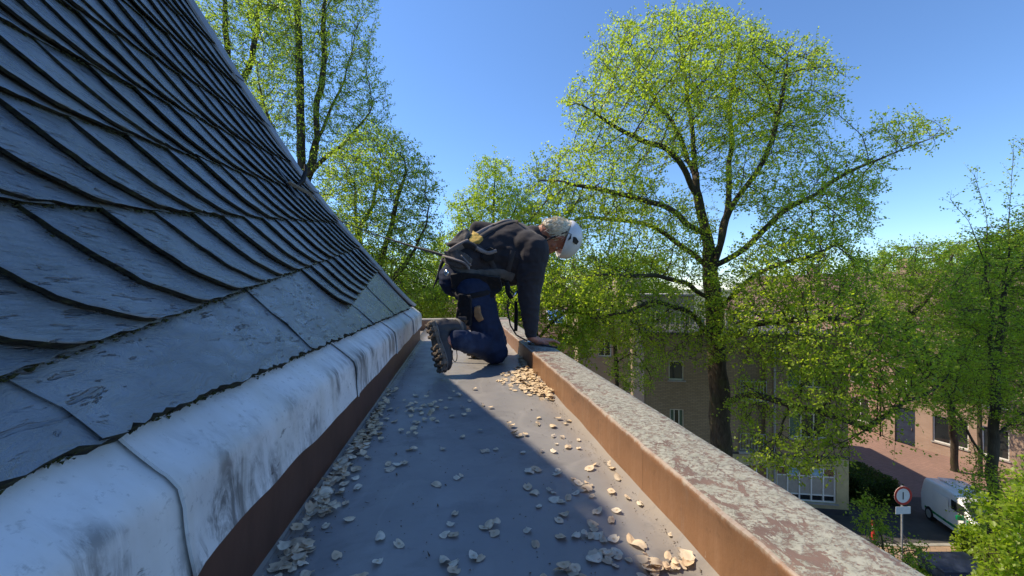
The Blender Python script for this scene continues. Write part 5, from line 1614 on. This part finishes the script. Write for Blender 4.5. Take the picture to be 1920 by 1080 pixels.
tree('lime_tree', 'pale lime tree with thin upright stems close beside the roof hip',
     [[gz(445, T3), (440, 500, T3), (432, 220, T3), (425, 100, T3), (420, -40, T3), (416, -180, T3)], [(430, 200, T3), (470, 120, T3), (490, 0, T3), (500, -120, T3)], [(434, 240, T3), (480, 210, T3), (520, 160, T3 + .5)]],
     [(420, -20, T3, 95, 130, 2.4), (470, 110, T3, 75, 120, 2.2), (400, 100, T3, 70, 80, 2.0), (520, 60, T3 + .5, 60, 110, 2.0), (480, 260, T3, 60, 70, 1.6)],
     22, M['leaf_lime'], n_att=620, step=.38, di=2.6, dk=.75, leaf=.125, per=9, tip=.011, trunk_r=.26, spread=.40, up=.25)
# 4 rounder lime between roof and man
T4 = 14.0
tree('lime_tree', 'broad round lime tree between the roof hip and the man',
     [[gz(700, T4), (698, 760, T4), (690, 600, T4), (680, 500, T4), (668, 430, T4), (665, 340, T4)], [(685, 540, T4), (720, 470, T4), (745, 390, T4), (760, 310, T4)], [(688, 570, T4), (740, 520, T4 - .6), (785, 450, T4 - .8), (805, 380, T4 - .8)],
      [(680, 500, T4), (640, 450, T4 + .6), (610, 400, T4 + .8)], [(670, 440, T4), (700, 380, T4 + 1), (715, 300, T4 + 1.2)]],
     [(700, 310, T4, 90, 75, 1.8), (765, 350, T4, 58, 60, 1.4), (640, 390, T4, 60, 70, 1.5), (700, 440, T4, 110, 70, 2.0), (780, 450, T4 - .4, 50, 70, 1.4), (700, 540, T4 - .3, 95, 55, 1.8), (790, 550, T4 - .6, 55, 60, 1.5), (630, 500, T4, 40, 60, 1.2)],
     23, M['leaf_lime'], n_att=1250, step=.28, di=2.0, dk=.50, leaf=.105, per=10, tip=.010, trunk_r=.24, spread=.34)
# 5 pointed bright tree behind the man
T5 = 21.0
tree('hornbeam_tree', 'bright green pointed tree behind the helmeted man',
     [[gz(925, T5), (925, 700, T5), (925, 520, T5), (926, 420, T5), (928, 330, T5), (930, 295, T5)], [(925, 480, T5), (890, 420, T5), (865, 370, T5)], [(925, 460, T5), (965, 400, T5), (975, 350, T5)]],
     [(928, 345, T5, 42, 52, 1.5), (930, 410, T5, 75, 60, 2.0), (880, 400, T5, 42, 48, 1.3), (975, 410, T5, 50, 50, 1.5), (900, 490, T5, 110, 60, 2.6), (990, 500, T5, 75, 60, 2)],
     24, M['leaf_young'], n_att=900, step=.34, di=2.2, dk=.55, leaf=.15, per=10, tip=.011, trunk_r=.2, spread=.40, up=.22)
# 6 lower leafy trees below the man's eye level
T6 = 12.0
tree('maple_tree', 'low leafy maple under the man\'s arm beyond the parapet',
     [[gz(1010, T6), (1008, 800, T6), (1005, 640, T6), (1000, 570, T6), (995, 520, T6)], [(1004, 620, T6), (960, 570, T6), (910, 550, T6)], [(1004, 640, T6), (1050, 590, T6), (1090, 560, T6)]],
     [(1000, 560, T6, 75, 45, 1.3), (930, 570, T6, 80, 45, 1.4), (1070, 600, T6, 55, 45, 1.2), (860, 570, T6 + .8, 60, 45, 1.3), (1060, 660, T6 - .4, 55, 35, 1.0), (960, 625, T6 - .4, 60, 40, 1.2)],
     25, M['leaf_young'], n_att=760, step=.26, di=1.9, dk=.46, leaf=.12, per=10, tip=.009, trunk_r=.14, spread=.34)
T6b = 15.5
tree('maple_tree', 'slim young tree standing in front of the pale house',
     [[gz(1158, T6b), (1157, 720, T6b), (1152, 620, T6b), (1146, 540, T6b), (1142, 470, T6b)], [(1153, 640, T6b), (1120, 590, T6b), (1095, 560, T6b)], [(1155, 680, T6b), (1195, 660, T6b), (1215, 700, T6b - .5)]],
     [(1140, 560, T6b, 60, 70, 1.4), (1100, 620, T6b, 45, 45, 1.2), (1190, 690, T6b - .5, 55, 50, 1.2, .8), (1175, 610, T6b, 45, 45, 1.1)],
     26, M['leaf_deep'], n_att=420, step=.28, di=1.9, dk=.52, leaf=.11, per=8, tip=.009, trunk_r=.09, spread=.34)
# 7 trees on the right
T7 = 16.0
tree('ash_tree', 'open crowned tree with forked dark stem above the white and green van',
     [[gz(1790, T7 + 5), (1788, 820, T7 + 4.6), (1780, 750, T7 + 3.5), (1750, 690, T7 + 1.5), (1712, 640, T7), (1702, 570, T7), (1712, 500, T7), (1718, 460, T7)], [(1704, 600, T7), (1740, 550, T7), (1780, 500, T7), (1800, 450, T7)], [(1704, 620, T7), (1670, 570, T7), (1650, 510, T7)]],
     [(1700, 520, T7, 80, 70, 1.9), (1780, 530, T7, 80, 80, 1.9), (1660, 600, T7, 70, 70, 1.7), (1760, 640, T7 - .5, 100, 80, 1.8), (1860, 580, T7, 70, 95, 1.8), (1770, 720, T7 - .5, 90, 45, 1.6), (1880, 680, T7, 60, 70, 1.6)],
     27, M['leaf_deep'], n_att=1350, step=.32, di=2.1, dk=.55, leaf=.12, per=9, tip=.010, trunk_r=.15, spread=.38, perk=.85)
T8 = 11.0
tree('young_ash_tree', 'tall young tree with long arching shoots at the right edge of the picture',
     [[gz(1866, T8), (1864, 960, T8), (1862, 840, T8), (1866, 740, T8), (1872, 640, T8), (1882, 540, T8), (1892, 430, T8), (1905, 290, T8)], [(1864, 820, T8), (1895, 790, T8), (1935, 760, T8)], [(1868, 720, T8), (1850, 600, T8), (1850, 480, T8), (1845, 400, T8), (1825, 325, T8)],
      [(1880, 560, T8), (1915, 480, T8), (1935, 380, T8), (1925, 280, T8)], [(1850, 500, T8), (1820, 430, T8), (1785, 375, T8)], [(1864, 880, T8), (1825, 820, T8), (1790, 770, T8)]],
     [(1880, 470, T8, 55, 60, 1.0), (1840, 560, T8, 70, 70, 1.2), (1900, 620, T8, 60, 80, 1.2), (1830, 690, T8, 70, 60, 1.2), (1910, 760, T8, 55, 60, 1.1), (1800, 760, T8 - .4, 55, 40, .9), (1940, 500, T8, 60, 120, 1.1), (1850, 940, T8 - .5, 45, 60, .8, .7)],
     28, M['leaf_young'], n_att=1500, step=.24, di=1.6, dk=.40, leaf=.095, per=9, tip=.008, trunk_r=.12, spread=.30, perk=.62)
T9 = 6.5
tree('hazel_bush', 'large leaved bright bush close by at the lower right corner',
     [[gz(1990, T9), (1980, 1250, T9), (1960, 1120, T9), (1930, 1040, T9), (1905, 960, T9)], [(1950, 1090, T9), (1890, 1060, T9), (1850, 1030, T9)], [(1960, 1110, T9), (1990, 1000, T9), (1980, 900, T9)], [(1955, 1100, T9), (1900, 1110, T9), (1840, 1105, T9)]],
     [(1895, 985, T9, 40, 45, .5), (1930, 1050, T9, 60, 60, .7), (1875, 1050, T9, 38, 30, .45), (1960, 930, T9, 55, 60, .6), (1870, 1110, T9, 60, 35, .6)],
     29, M['leaf_young'], n_att=330, step=.14, di=1.0, dk=.22, leaf=.125, per=6, tip=.005, trunk_r=.05, spread=.20, flat=.65, perk=.65)
tree('sapling', 'thin sapling with sparse small leaves just left of the round sign',
     [[gz(1668, 10.6), (1668, 1180, 10.6), (1664, 1080, 10.6), (1655, 1010, 10.6), (1640, 950, 10.6)], [(1666, 1110, 10.6), (1700, 1060, 10.4), (1722, 1030, 10.3)]],
     [(1645, 985, 10.6, 30, 50, .5), (1712, 1040, 10.3, 35, 25, .5), (1620, 960, 10.6, 22, 40, .4)], 30, M['leaf_deep'], n_att=40, step=.16, di=1.4, dk=.34, leaf=.11, per=5, tip=.006, trunk_r=.03, spread=.22)
T10 = 20.0
for (px, d, lab, sd_) in ((1838, 20.5, 'thin street tree in front of the sunny houses, beside the shuttered house', 32),):
    tree('street_tree', lab, [[gz(px, d), (px, 800, d), (px - 3, 700, d), (px - 4, 640, d)], [(px, 740, d), (px + 40, 690, d)], [(px, 740, d), (px - 40, 690, d)]],
         [(px, 660, d, 65, 50, 1.8), (px - 20, 730, d, 60, 30, 1.5)], sd_, M['leaf_young'], n_att=260, step=.34, di=2.2, dk=.6, leaf=.14, per=8, tip=.010, trunk_r=.09, spread=.38)
# far trees along the skyline: a few grown trees, copied
far_labels = ['far tree above the roofs left of the elm trunk', 'far tree on the skyline between the elm and the ash', 'far tree behind the man\'s helmet', 'far tree behind the broad round lime', 'far tree on the skyline right of the ash', 'far tree between roof hip and round lime', 'far tree beyond the sunny terraced houses', 'far tree behind the pointed green tree']
F0 = 36.0
ft = tree('distant_tree', far_labels[0], [[gz(1180, F0), (1180, 640, F0), (1182, 540, F0), (1184, 500, F0)], [(1181, 580, F0), (1140, 530, F0)], [(1181, 580, F0), (1220, 530, F0)]],
          [(1182, 520, F0, 75, 45, 3.6), (1150, 570, F0, 80, 45, 3.6), (1215, 570, F0, 75, 45, 3.4)], 41, M['leaf_deep'], n_att=700, step=.6, di=4, dk=1.0, leaf=.30, per=9, tip=.02, trunk_r=.3, spread=.7, group='far trees along the skyline')
for lab, (px, d, sc, rz) in zip(far_labels[1:], [(1660, 44, 1.05, 1.0), (1060, 40, .95, 2.1), (730, 34, 1.0, .5), (1850, 40, 1.15, 3.0), (590, 32, 1.1, 4.0), (1960, 46, 1.3, 5.0), (880, 42, 1.0, 2.7)]):
    r = ft.copy(); COL.objects.link(r); r.location = gz(px, d); r.scale = (sc, sc, sc); r.rotation_euler = (0, 0, rz); r['label'] = lab
    for ch in list(ft.children):
        c_ = ch.copy(); COL.objects.link(c_); c_.parent = r

# ------------------------------------------------------------------ things in the street
def frame_root(name, loc, fwd, label, cat, group=None):
    """Empty whose local +x points along fwd"""
    f = Vector(fwd); o = empty(name, loc, (0, 0, math.atan2(f.y, f.x)))
    return tag(o, label, cat, group)
# van: local x forward, y to its left, z up
vf = W(-.25, -.97, 0).normalized()
vloc = ground(1775, 1012) ; vr = Vector((vf.y, -vf.x, 0))        # its right-hand side faces the camera's left
vloc = vloc - vr * .76 - vf * .75 + camr * .35 - camf * .35
van = frame_root('delivery_van', vloc, vf, 'white and green delivery van parked in the shade beside the round sign', 'van'); van.scale = (.70, .92, .92)
prof_ = [(-2.15, .42), (-2.18, 1.0), (-2.10, 1.62), (-1.98, 1.80), (-.4, 1.86), (.42, 1.80), (.62, 1.72), (1.42, 1.12), (1.98, .98), (2.16, .82), (2.20, .50), (2.12, .28), (-2.10, .28)]
def loft_van(prof, halfw):
    vs = []; fs = []
    secs = [(-1.0, .90), (-.93, .985), (-.55, 1.0), (.55, 1.0), (.93, .985), (1.0, .90)]
    n = len(prof)
    for yk, sc in secs:
        for (x, z) in prof:
            cz = .95; tum = 1.0 - .12 * max(0, (z - 1.0) / .85)
            vs.append((x * (sc if abs(x) > 1.9 else 1), yk * halfw * tum, cz + (z - cz) * (sc if z > 1.5 else 1)))
    for k in range(len(secs) - 1):
        for i in range(n):
            i2 = (i + 1) % n; fs.append((k * n + i, k * n + i2, (k + 1) * n + i2, (k + 1) * n + i))
    fs.append(tuple(range(n))); fs.append(tuple(reversed(range((len(secs) - 1) * n, len(secs) * n))))
    return vs, fs
vs, fs = loft_van(prof_, .88)
m = MB(); m.add(vs, fs); body = loc_obj('body', m, M['van_white'], van); bevel(body, .07, 3, 20)
def vbox(name, mat, c, hx, hy, hz, parent=van, ax=None, bv=.012):
    m = MB(); m.box(c, hx, hy, hz, ax); o = loc_obj(name, m, mat, parent)
    if bv: bevel(o, bv)
    return o
sx_ = Vector((.62 - 1.42, 0, 1.72 - 1.12)).normalized(); sn = Vector((.6, 0, .8)).normalized()
vbox('windscreen', M['windscreen'], Vector((1.02, 0, 1.425)) + sn * .004, .43, .70, .008, van, (sx_, Vector((0, 1, 0)), sx_.cross(Vector((0, 1, 0)))))
for sgn in (1, -1):
    vbox('side_window', M['windscreen'], (.55, sgn * .835, 1.38), .42, .012, .20)
    vbox('side_stripe', M['van_green'], (1.32, sgn * .876, .80), .13, .012, .34, bv=.02)
    vbox('sliding_door', M['van_white'], (-.55, sgn * .878, 1.0), .55, .010, .56)
    vbox('handle', M['metal_dark'], (-.10, sgn * .892, .98), .07, .012, .018)
    vbox('headlight', M['silver'], (2.08, sgn * .62, .84), .06, .16, .09)
    vbox('indicator', M['amber'], (1.50, sgn * .884, .92), .05, .010, .05)
    vbox('mirror', M['van_green'], (1.02, sgn * 1.0, 1.12), .06, .12, .09)
    for x in (-1.35, 1.42):
        m = MB(); m.tube([(x, sgn * .70, .31), (x, sgn * .905, .31)], .315, 24); wh = loc_obj('wheel', m, M['tyre'], van); bevel(wh, .03)
        m = MB(); m.tube([(x, sgn * .90, .31), (x, sgn * .915, .31)], .19, 16); loc_obj('rim', m, M['metal_grey'], wh)
vbox('bumper', M['van_green'], (2.14, 0, .50), .09, .84, .19, bv=.05)
vbox('bonnet_edge', M['van_green'], (2.03, 0, .96), .10, .80, .03, bv=.02)
vbox('roof_rib', M['van_white'], (-.9, 0, 1.868), 1.0, .30, .012)
vbox('side_stripe', M['van_green'], (0.2, -.877, .50), 1.9, .012, .06)
vbox('number_plate', M['yellow'], (2.235, 0, .46), .008, .26, .055)

# round sign on its pole
sp = ground(1691, 1066); sg = empty('traffic_sign', sp); tag(sg, 'round red and white traffic sign on a grey pole beside the bicycles', 'traffic sign')
m = MB(); m.tube([sp, sp + upz * 2.95], .03, 10); auto_smooth(m.build('pole', M['metal_grey'], sg), 60)
fd = -(W(-.05, 1, 0)).normalized(); sd2 = Vector((-fd.y, fd.x, 0))
def disc(c, r, ri=None, off=0, n=32, th=.006):
    m = MB()
    if ri is None:
        m.prism([c + fd * off + (sd2 * math.cos(a) + upz * math.sin(a)) * r for a in np.linspace(0, 2 * math.pi, n, endpoint=False)], fd * th)
    else:
        vs = []; fs = []
        for a in np.linspace(0, 2 * math.pi, n, endpoint=False):
            d_ = sd2 * math.cos(a) + upz * math.sin(a)
            vs += [c + fd * off + d_ * r, c + fd * off + d_ * ri, c + fd * (off + th) + d_ * ri, c + fd * (off + th) + d_ * r]
        for i in range(n):
            for k in range(4): fs.append((i * 4 + k, i * 4 + (k + 1) % 4, ((i + 1) % n) * 4 + (k + 1) % 4, ((i + 1) % n) * 4 + k))
        m.add(vs, fs)
    return m
sc_ = sp + upz * 2.62
disc(sc_, .33, None, .035).build('sign_plate', M['steel_plate'], sg); disc(sc_, .33, .255, .043).build('red_ring', M['red'], sg)
m = MB(); m.box(sc_ + fd * .046 + sd2 * .0, .016, .004, .13, (sd2, fd, upz)); m.build('dark_symbol', M['metal_dark'], sg)
m = MB(); m.box(sp + upz * 2.10 + fd * .04, .28, .004, .13, (sd2, fd, upz)); m.build('under_plate', M['steel_plate'], sg)

# bollard
bp = ground(1637, 1016); bl = empty('bollard', bp); tag(bl, 'short red and white striped bollard at the kerb', 'bollard')
m = MB(); m.tube([bp, bp + upz * .52], .06, 12); auto_smooth(m.build('post', M['red'], bl), 60)
m = MB(); m.tube([bp + upz * .521, bp + upz * .66], .061, 12); auto_smooth(m.build('white_band', M['white_paint'], bl), 60)
m = MB(); m.tube([bp + upz * .661, bp + upz * .80, bp + upz * .84], [.06, .06, .03], 12); auto_smooth(m.build('cap', M['red'], bl), 60)

# bicycles
def bicycle(loc, fwd, lean, mat, label):
    o = empty('bicycle', loc); tag(o, label, 'bicycle', 'bicycles parked at the sign')
    f = Vector(fwd).normalized(); s_ = Vector((-f.y, f.x, 0)); u = (upz + s_ * lean).normalized()
    q = lambda x, z, y=0: Vector(loc) + f * x + u * z + s_ * y
    for x in (-.54, .54):
        m = MB(); m.tube([q(x + .33 * math.cos(a), .34 + .33 * math.sin(a)) for a in np.linspace(0, 2 * math.pi, 29)], .019, 6, False); w = m.build('wheel', M['tyre'], o, smooth=True)
        for k in range(9):
            a = k * math.pi / 9
            m = MB(); m.tube([q(x - .32 * math.cos(a), .34 - .32 * math.sin(a)), q(x + .32 * math.cos(a), .34 + .32 * math.sin(a))], .0025, 4); m.build('spoke', M['silver'], w)
    m = MB()
    for a, b, r in ((( -.54, .34), (-.10, .30), .012), ((-.54, .34), (-.20, .82), .010), ((-.10, .30), (-.20, .86), .016), ((-.10, .30), (.36, .72), .018), ((-.17, .76), (.34, .82), .016), ((.36, .92), (.54, .34), .014)):
        m.tube([q(*a), q(*b)], r, 6)
    m.build('frame', mat, o, smooth=True)
    m = MB(); m.tube([q(.30, 1.02, -.28), q(.38, 1.06, -.16), q(.40, 1.04, 0), q(.38, 1.06, .16), q(.30, 1.02, .28)], .013, 6); m.tube([q(.36, .92), q(.40, 1.04)], .013, 6); m.build('handlebar', M['metal_dark'], o, smooth=True)
    m = MB(); v_, f_ = ell(q(-.22, .93), .13, .075, .035, (f, s_, u)); m.add(v_, f_); m.build('saddle', M['metal_dark'], o, smooth=True)
    m = MB(); m.tube([q(-.10, .30, -.06), q(-.10, .30, .06)], .09, 14); m.build('chain_guard', M['metal_dark'], o)
    m = MB(); m.box(q(-.62, .74), .22, .05, .012, (f, s_, u)); m.build('luggage_rack', M['metal_dark'], o)
    return o
bb = ground(1688, 1085)
bicycle(ground(1676, 1062), W(.9, -.35, 0), .10, M['metal_dark'], 'black bicycle leaning beside the sign pole, nearest the coping')
bicycle(ground(1712, 1068), W(.35, -.9, 0), -.08, M['metal_grey'], 'grey bicycle parked just right of the sign pole')

# dark blue box beside the pavement
bx = ground(1790, 1120); cb_ = empty('container', bx); tag(cb_, 'dark blue flat topped container at the bottom edge near the bush', 'container')
m = MB(); m.box(bx + upz * .55, .78, .42, .55, (camr, camf, upz)); bevel(m.build('body', M['navy'], cb_), .03)
m = MB(); m.box(bx + upz * 1.13, .83, .47, .035, (camr, camf, upz)); bevel(m.build('lid', M['navy'], cb_), .02)
m = MB(); m.box(bx + upz * .85 - camf * .43, .25, .012, .03, (camr, camf, upz)); m.build('handle', M['metal_grey'], cb_)

# clipped hedge at the corner of the block
def leaf_cloud(name, P_, mat, parent, rng, leaf):
    nl = len(P_); ax_ = rng.normal(size=(nl, 3)); ax_ /= np.linalg.norm(ax_, axis=1)[:, None]
    s_ = np.cross(ax_, rng.normal(size=(nl, 3)) + np.array([0, 0, .6])); s_ /= np.linalg.norm(s_, axis=1)[:, None]
    sz = leaf * rng.uniform(.6, 1.3, nl)[:, None]
    V = np.stack([P_, P_ + ax_ * sz * .5 + s_ * sz * .35, P_ + ax_ * sz, P_ + ax_ * sz * .5 - s_ * sz * .35], 1).reshape(-1, 3)
    b = np.arange(nl)[:, None] * 4
    return np_obj(name, V, np.concatenate([b + [[0, 1, 2]], b + [[0, 2, 3]]]), mat, parent, tone=np.repeat(np.clip(rng.normal(.5, .25, nl), 0, 1), 4))
def hedge(name, label, c, hx, hy, h, ax, n, mat, seed, cat='hedge', leaf=.09):
    rng = np.random.default_rng(seed); o = empty(name, c); tag(o, label, cat)
    q = rng.uniform(-1, 1, (n, 3)); k = rng.integers(0, 3, n); q[np.arange(n), k] = np.sign(q[np.arange(n), k]) * rng.uniform(.75, 1.06, n)
    q[:, 2] = np.abs(q[:, 2]); q[:, :2] *= (1 - .18 * q[:, 2:3] ** 4)
    Pp = np.array(c) + q[:, :1] * hx * np.array(ax[0]) + q[:, 1:2] * hy * np.array(ax[1]) + q[:, 2:3] * h * np.array(upz)
    leaf_cloud('leaves', Pp, mat, o, rng, leaf)
    m = MB()
    for i in range(9):
        p = Vector(c) + ax[0] * hx * rng.uniform(-.85, .85) + ax[1] * hy * rng.uniform(-.5, .5); m.tube([p, p + upz * h * .8 + ax[0] * rng.uniform(-.1, .1)], [.025, .008], 5)
    m.build('stems', M['bark'], o)
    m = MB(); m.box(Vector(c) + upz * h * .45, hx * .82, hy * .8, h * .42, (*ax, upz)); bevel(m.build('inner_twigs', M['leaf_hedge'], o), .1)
hedge('clipped_hedge', 'dark clipped hedge at the corner of the apartment block', ground(1628, 935) + camf * .4, 1.05, 1.15, 1.15, (camr, camf), 9000, M['leaf_hedge'], 51, leaf=.08)
hedge('shrub', 'loose green shrub beside the bicycles at the bottom edge', ground(1752, 1120), .8, .45, .75, (camr, camf), 2600, M['leaf_deep'], 52, 'shrub', .11)
hedge('shrub', 'leafy shrub under the tall young tree', ground(1880, 1085), .9, .8, 1.5, (camr, camf), 4200, M['leaf_young'], 53, 'shrub', .12)

# ------------------------------------------------------------------ dry elm seeds in the gutter
def seed_mesh(i):
    rg = random.Random(100 + i); a0 = .0140 * rg.uniform(.82, 1.15); b0 = a0 * rg.uniform(.66, .88)
    n = 16; vs = [(0, 0, .0020)]; fs = []
    cu, cv = rg.uniform(-1, 1), rg.uniform(-1, 1); ph = rg.uniform(0, 6.28); torn = rg.random() < .35; ta = rg.uniform(0, 6.28)
    for ring, r_ in enumerate((.30, .62, 1.0)):
        for k in range(n):
            an = 2 * math.pi * k / n
            rr = r_
            if ring == 2:
                rr *= 1 - .34 * math.exp(-((((an + math.pi) % (2 * math.pi)) - math.pi) / .20) ** 2) - rg.uniform(0, .09)
                if torn: rr *= 1 - .4 * math.exp(-((((an - ta + math.pi) % (2 * math.pi)) - math.pi) / .45) ** 2)
            x, y = a0 * rr * math.cos(an), b0 * rr * math.sin(an)
            z = .0017 if ring == 0 else .0005
            z += (cu * x * x + cv * y * y) * 22 * (1 if ring else .3) + math.sin(an * 3 + ph) * .0007 * r_ ** 2 + (rg.uniform(-.0005, .0005) if ring else 0)
            vs.append((x, y, z))
    for k in range(n):
        k2 = (k + 1) % n; fs.append((0, 1 + k, 1 + k2))
        for q in range(2): fs.append((1 + q * n + k, 1 + (q + 1) * n + k, 1 + (q + 1) * n + k2, 1 + q * n + k2))
    zm = min(v[2] for v in vs); vs = [(x, y, z - zm) for x, y, z in vs]
    me = bpy.data.meshes.new('elm_seed'); me.from_pydata(vs, [], fs); me.materials.append(M['seed%d' % (i % 3)])
    me.polygons.foreach_set('use_smooth', [True] * len(me.polygons)); me.update(); return me
SM = [seed_mesh(i) for i in range(18)]
rsd = random.Random(77)
spots = []
# scattered seeds read off the photograph (column, row)
px_list = """655,973 748,1020 713,1008 632,1042 853,963 845,983 850,1003 908,990 926,1000 918,985 930,983 990,995 1004,1020 818,908 865,893 835,1003 834,1053 850,1057 888,1046 850,1070 900,1046 831,1051
1003,880 1010,882 1038,846 1015,846 1046,888 1002,925 1030,920 1040,937 1052,940 1010,950 1058,965 1048,975 1120,958 1112,986 1052,1007 1080,1005 1096,1003 1107,1006 1120,1005 1115,993 1131,1013
1075,897 1085,905 1100,905 1092,918 1080,925 1100,917 1146,921 1110,930 1176,932 1157,957 1146,975 1200,944 1257,1002 1122,836 1065,838 1085,840 1042,832 1053,820 1036,818 1060,795 1066,790 1010,784 1008,796 1037,800 965,813 972,817 985,815 955,795 960,800 1144,870 1147,878 1158,895 1105,878 1046,882 1038,924
740,790 770,780 775,842 766,815 690,858 640,876 728,870 745,872 731,880 758,868 671,915 620,925 870,778 905,760 880,753 850,735 890,730 800,745 780,755 700,812 715,824 920,765 900,808 905,846 915,845 930,842 768,843 820,790 810,772
690,830 660,850 676,846 752,808 784,794 812,786 775,770 790,776 806,776 818,765 826,752 836,765 815,756 762,774 745,770 772,760 758,752 794,760 780,742 845,748 860,742 700,730 726,733""".split()
for q in px_list:
    x, y = map(float, q.split(',')); p = ground(x, y, 0.004); spots.append((p.x, p.y, 'floor'))
def cluster(px, py, n, sx, sy, kind):
    for i in range(n):
        p = ground(px + rsd.gauss(0, sx), max(py + rsd.gauss(0, sy), 640), 0.004)
        if FX + .012 < p.x < XI - .012: spots.append((p.x, p.y, kind))
cluster(1200, 1052, 20, 32, 15, 'near pile'); cluster(1150, 1040, 8, 22, 12, 'near pile'); cluster(1055, 1072, 7, 18, 6, 'near pile'); cluster(1268, 1060, 4, 15, 8, 'near pile')
cluster(570, 1030, 9, 22, 16, 'drift'); cluster(608, 935, 12, 16, 22, 'drift'); cluster(560, 1060, 6, 14, 10, 'drift'); cluster(680, 1065, 3, 20, 8, 'floor')
for i in range(240):                                         # drift against the brown fascia
    y = rsd.uniform(.72, 2.1) if rsd.random() < .35 else rsd.gauss(1.25, .22)
    spots.append((FX + .016 + abs(rsd.gauss(0, .026)), y, 'drift'))
cluster(780, 775, 26, 40, 18, 'floor'); cluster(900, 850, 6, 90, 60, 'floor'); cluster(1060, 850, 8, 40, 50, 'floor')
spots = [q for q in spots if FX + .008 < q[0] < XI - .012 and .45 < q[1] < 2.6]
spots.sort(key=lambda q: q[1])
big, rest = spots[:285], spots[285:]
def sunlit(x, y): return x > float(np.interp(y, [.5, .744, .839, .957, 1.143, 1.418, 2.02, 2.6], [.40, .327, .30, .266, .221, .139, .022, -.10]))
big = [(x, y, 'sunny' if k == 'floor' and sunlit(x, y) else k) for x, y, k in big]
SL = {'floor': ('pale dry elm seed lying loose in the shaded part of the gutter floor', 'elm seeds scattered in the shaded gutter floor'),
      'sunny': ('dry elm seed lying loose on the sunlit strip of gutter floor', 'elm seeds scattered on the sunlit strip'),
      'drift': ('dry elm seed in the drift along the brown fascia', 'elm seeds drifted along the fascia'),
      'near pile': ('dry elm seed in the loose heap nearest the camera by the parapet', 'elm seeds heaped near the camera')}
placed = []
def seed_height(x, y):
    h = 0.0
    for (a, b, z) in placed:
        d2 = (a - x) ** 2 + (b - y) ** 2
        if d2 < .00026: h = max(h, z + .0022)
    return h
for x, y, kind in big:
    o = bpy.data.objects.new('elm_seed', SM[rsd.randrange(18)])
    z = seed_height(x, y); z = min(z, .012); placed.append((x, y, z))
    o.location = (x, y, .0035 + z + (.008 if x < FX + .02 else 0)); s_ = rsd.uniform(.70, 1.22); o.scale = (s_, s_ * rsd.uniform(.75, 1.1), s_ * rsd.uniform(.8, 1.6))
    o.rotation_euler = (rsd.gauss(0, .16), rsd.gauss(0, .16) - (.5 if x < FX + .022 else 0), rsd.uniform(0, 6.28))
    COL.objects.link(o); tag(o, SL[kind][0], 'seed', SL[kind][1])
# the far heap against the parapet and the rest of the drift
heap = list(rest)
for i in range(620):
    t_ = rsd.random(); y = 1.78 + 1.0 * t_ * rsd.uniform(.75, 1.0) + rsd.gauss(0, .03); w_ = .10 * math.sin(min(1, (y - 1.7) / .8) * math.pi) ** .7 + .012 if 1.7 < y < 2.5 else .01
    heap.append((XI - .010 - abs(rsd.gauss(0, 1)) * w_ * .75, y, 'heap'))
V = []; F = []; base = 0
me0 = [([tuple(v.co) for v in m_.vertices], [tuple(p.vertices) for p in m_.polygons]) for m_ in SM]
for x, y, k in heap:
    vs, fs = me0[rsd.randrange(18)]; s_ = rsd.uniform(.8, 1.15)
    mt = Matrix.Translation((x, y, .004 + (rsd.random() ** 2 * .03 * max(0, 1 - (XI - x) / .14) if k == 'heap' else rsd.random() * .006))) @ Matrix.Rotation(rsd.uniform(0, 6.28), 4, 'Z') @ Matrix.Rotation(rsd.gauss(0, .35), 4, 'X') @ Matrix.Scale(s_, 4)
    V += [mt @ Vector(v) for v in vs]; F += [tuple(i + base for i in f) for f in fs]; base += len(vs)
M['seed_heap'] = simple('elm_seed_heap', (0.60, 0.47, 0.30), 0.75, var=0.3, scale=140)
o = mesh_obj('elm_seed_litter', V, F, M['seed_heap'], smooth=True); o['kind'] = 'stuff'; o['label'] = 'heap of dry elm seeds drifted against the parapet near the man'; o['category'] = 'seed litter'

# grit, crumbs and bits of twig on the gutter floor
def floor_grit():
    rg = np.random.default_rng(91); V = []; F = []; b = 0
    tet = np.array([(1, 1, 1), (1, -1, -1), (-1, 1, -1), (-1, -1, 1)], float)
    for i in range(2600):
        edge = rg.random()
        x = FX + .012 + abs(rg.normal(0, .03)) if edge < .4 else (XI - .012 - abs(rg.normal(0, .025)) if edge < .65 else rg.uniform(FX + .02, XI - .02))
        y = .5 + 2.6 * rg.random() ** 1.4; s_ = rg.uniform(.0004, .0014) * (2.2 if rg.random() < .06 else 1)
        el = np.array([1, 1, .5]) * (1 if rg.random() < .9 else 1); q = (tet + rg.normal(size=(4, 3)) * .5) * s_ * el
        if rg.random() < .03:
            a = rg.uniform(0, 6.28); q = q + np.outer(np.array([0, 1, 0, 1]), [math.cos(a), math.sin(a), 0]) * rg.uniform(.008, .03)
        V.append(q + np.array([x, y, .0035 + s_ * .4])); F += [(b, b + 1, b + 2), (b, b + 3, b + 1), (b, b + 2, b + 3), (b + 1, b + 3, b + 2)]; b += 4
    M['grit'] = simple('brown_grit', (0.15, 0.115, 0.08), 0.9, var=0.7, scale=300)
    o = np_obj('gutter_grit', np.concatenate(V), F, M['grit']); o['kind'] = 'stuff'; o['label'] = 'brown grit and twig crumbs strewn over the gutter floor'; o['category'] = 'grit'
floor_grit()
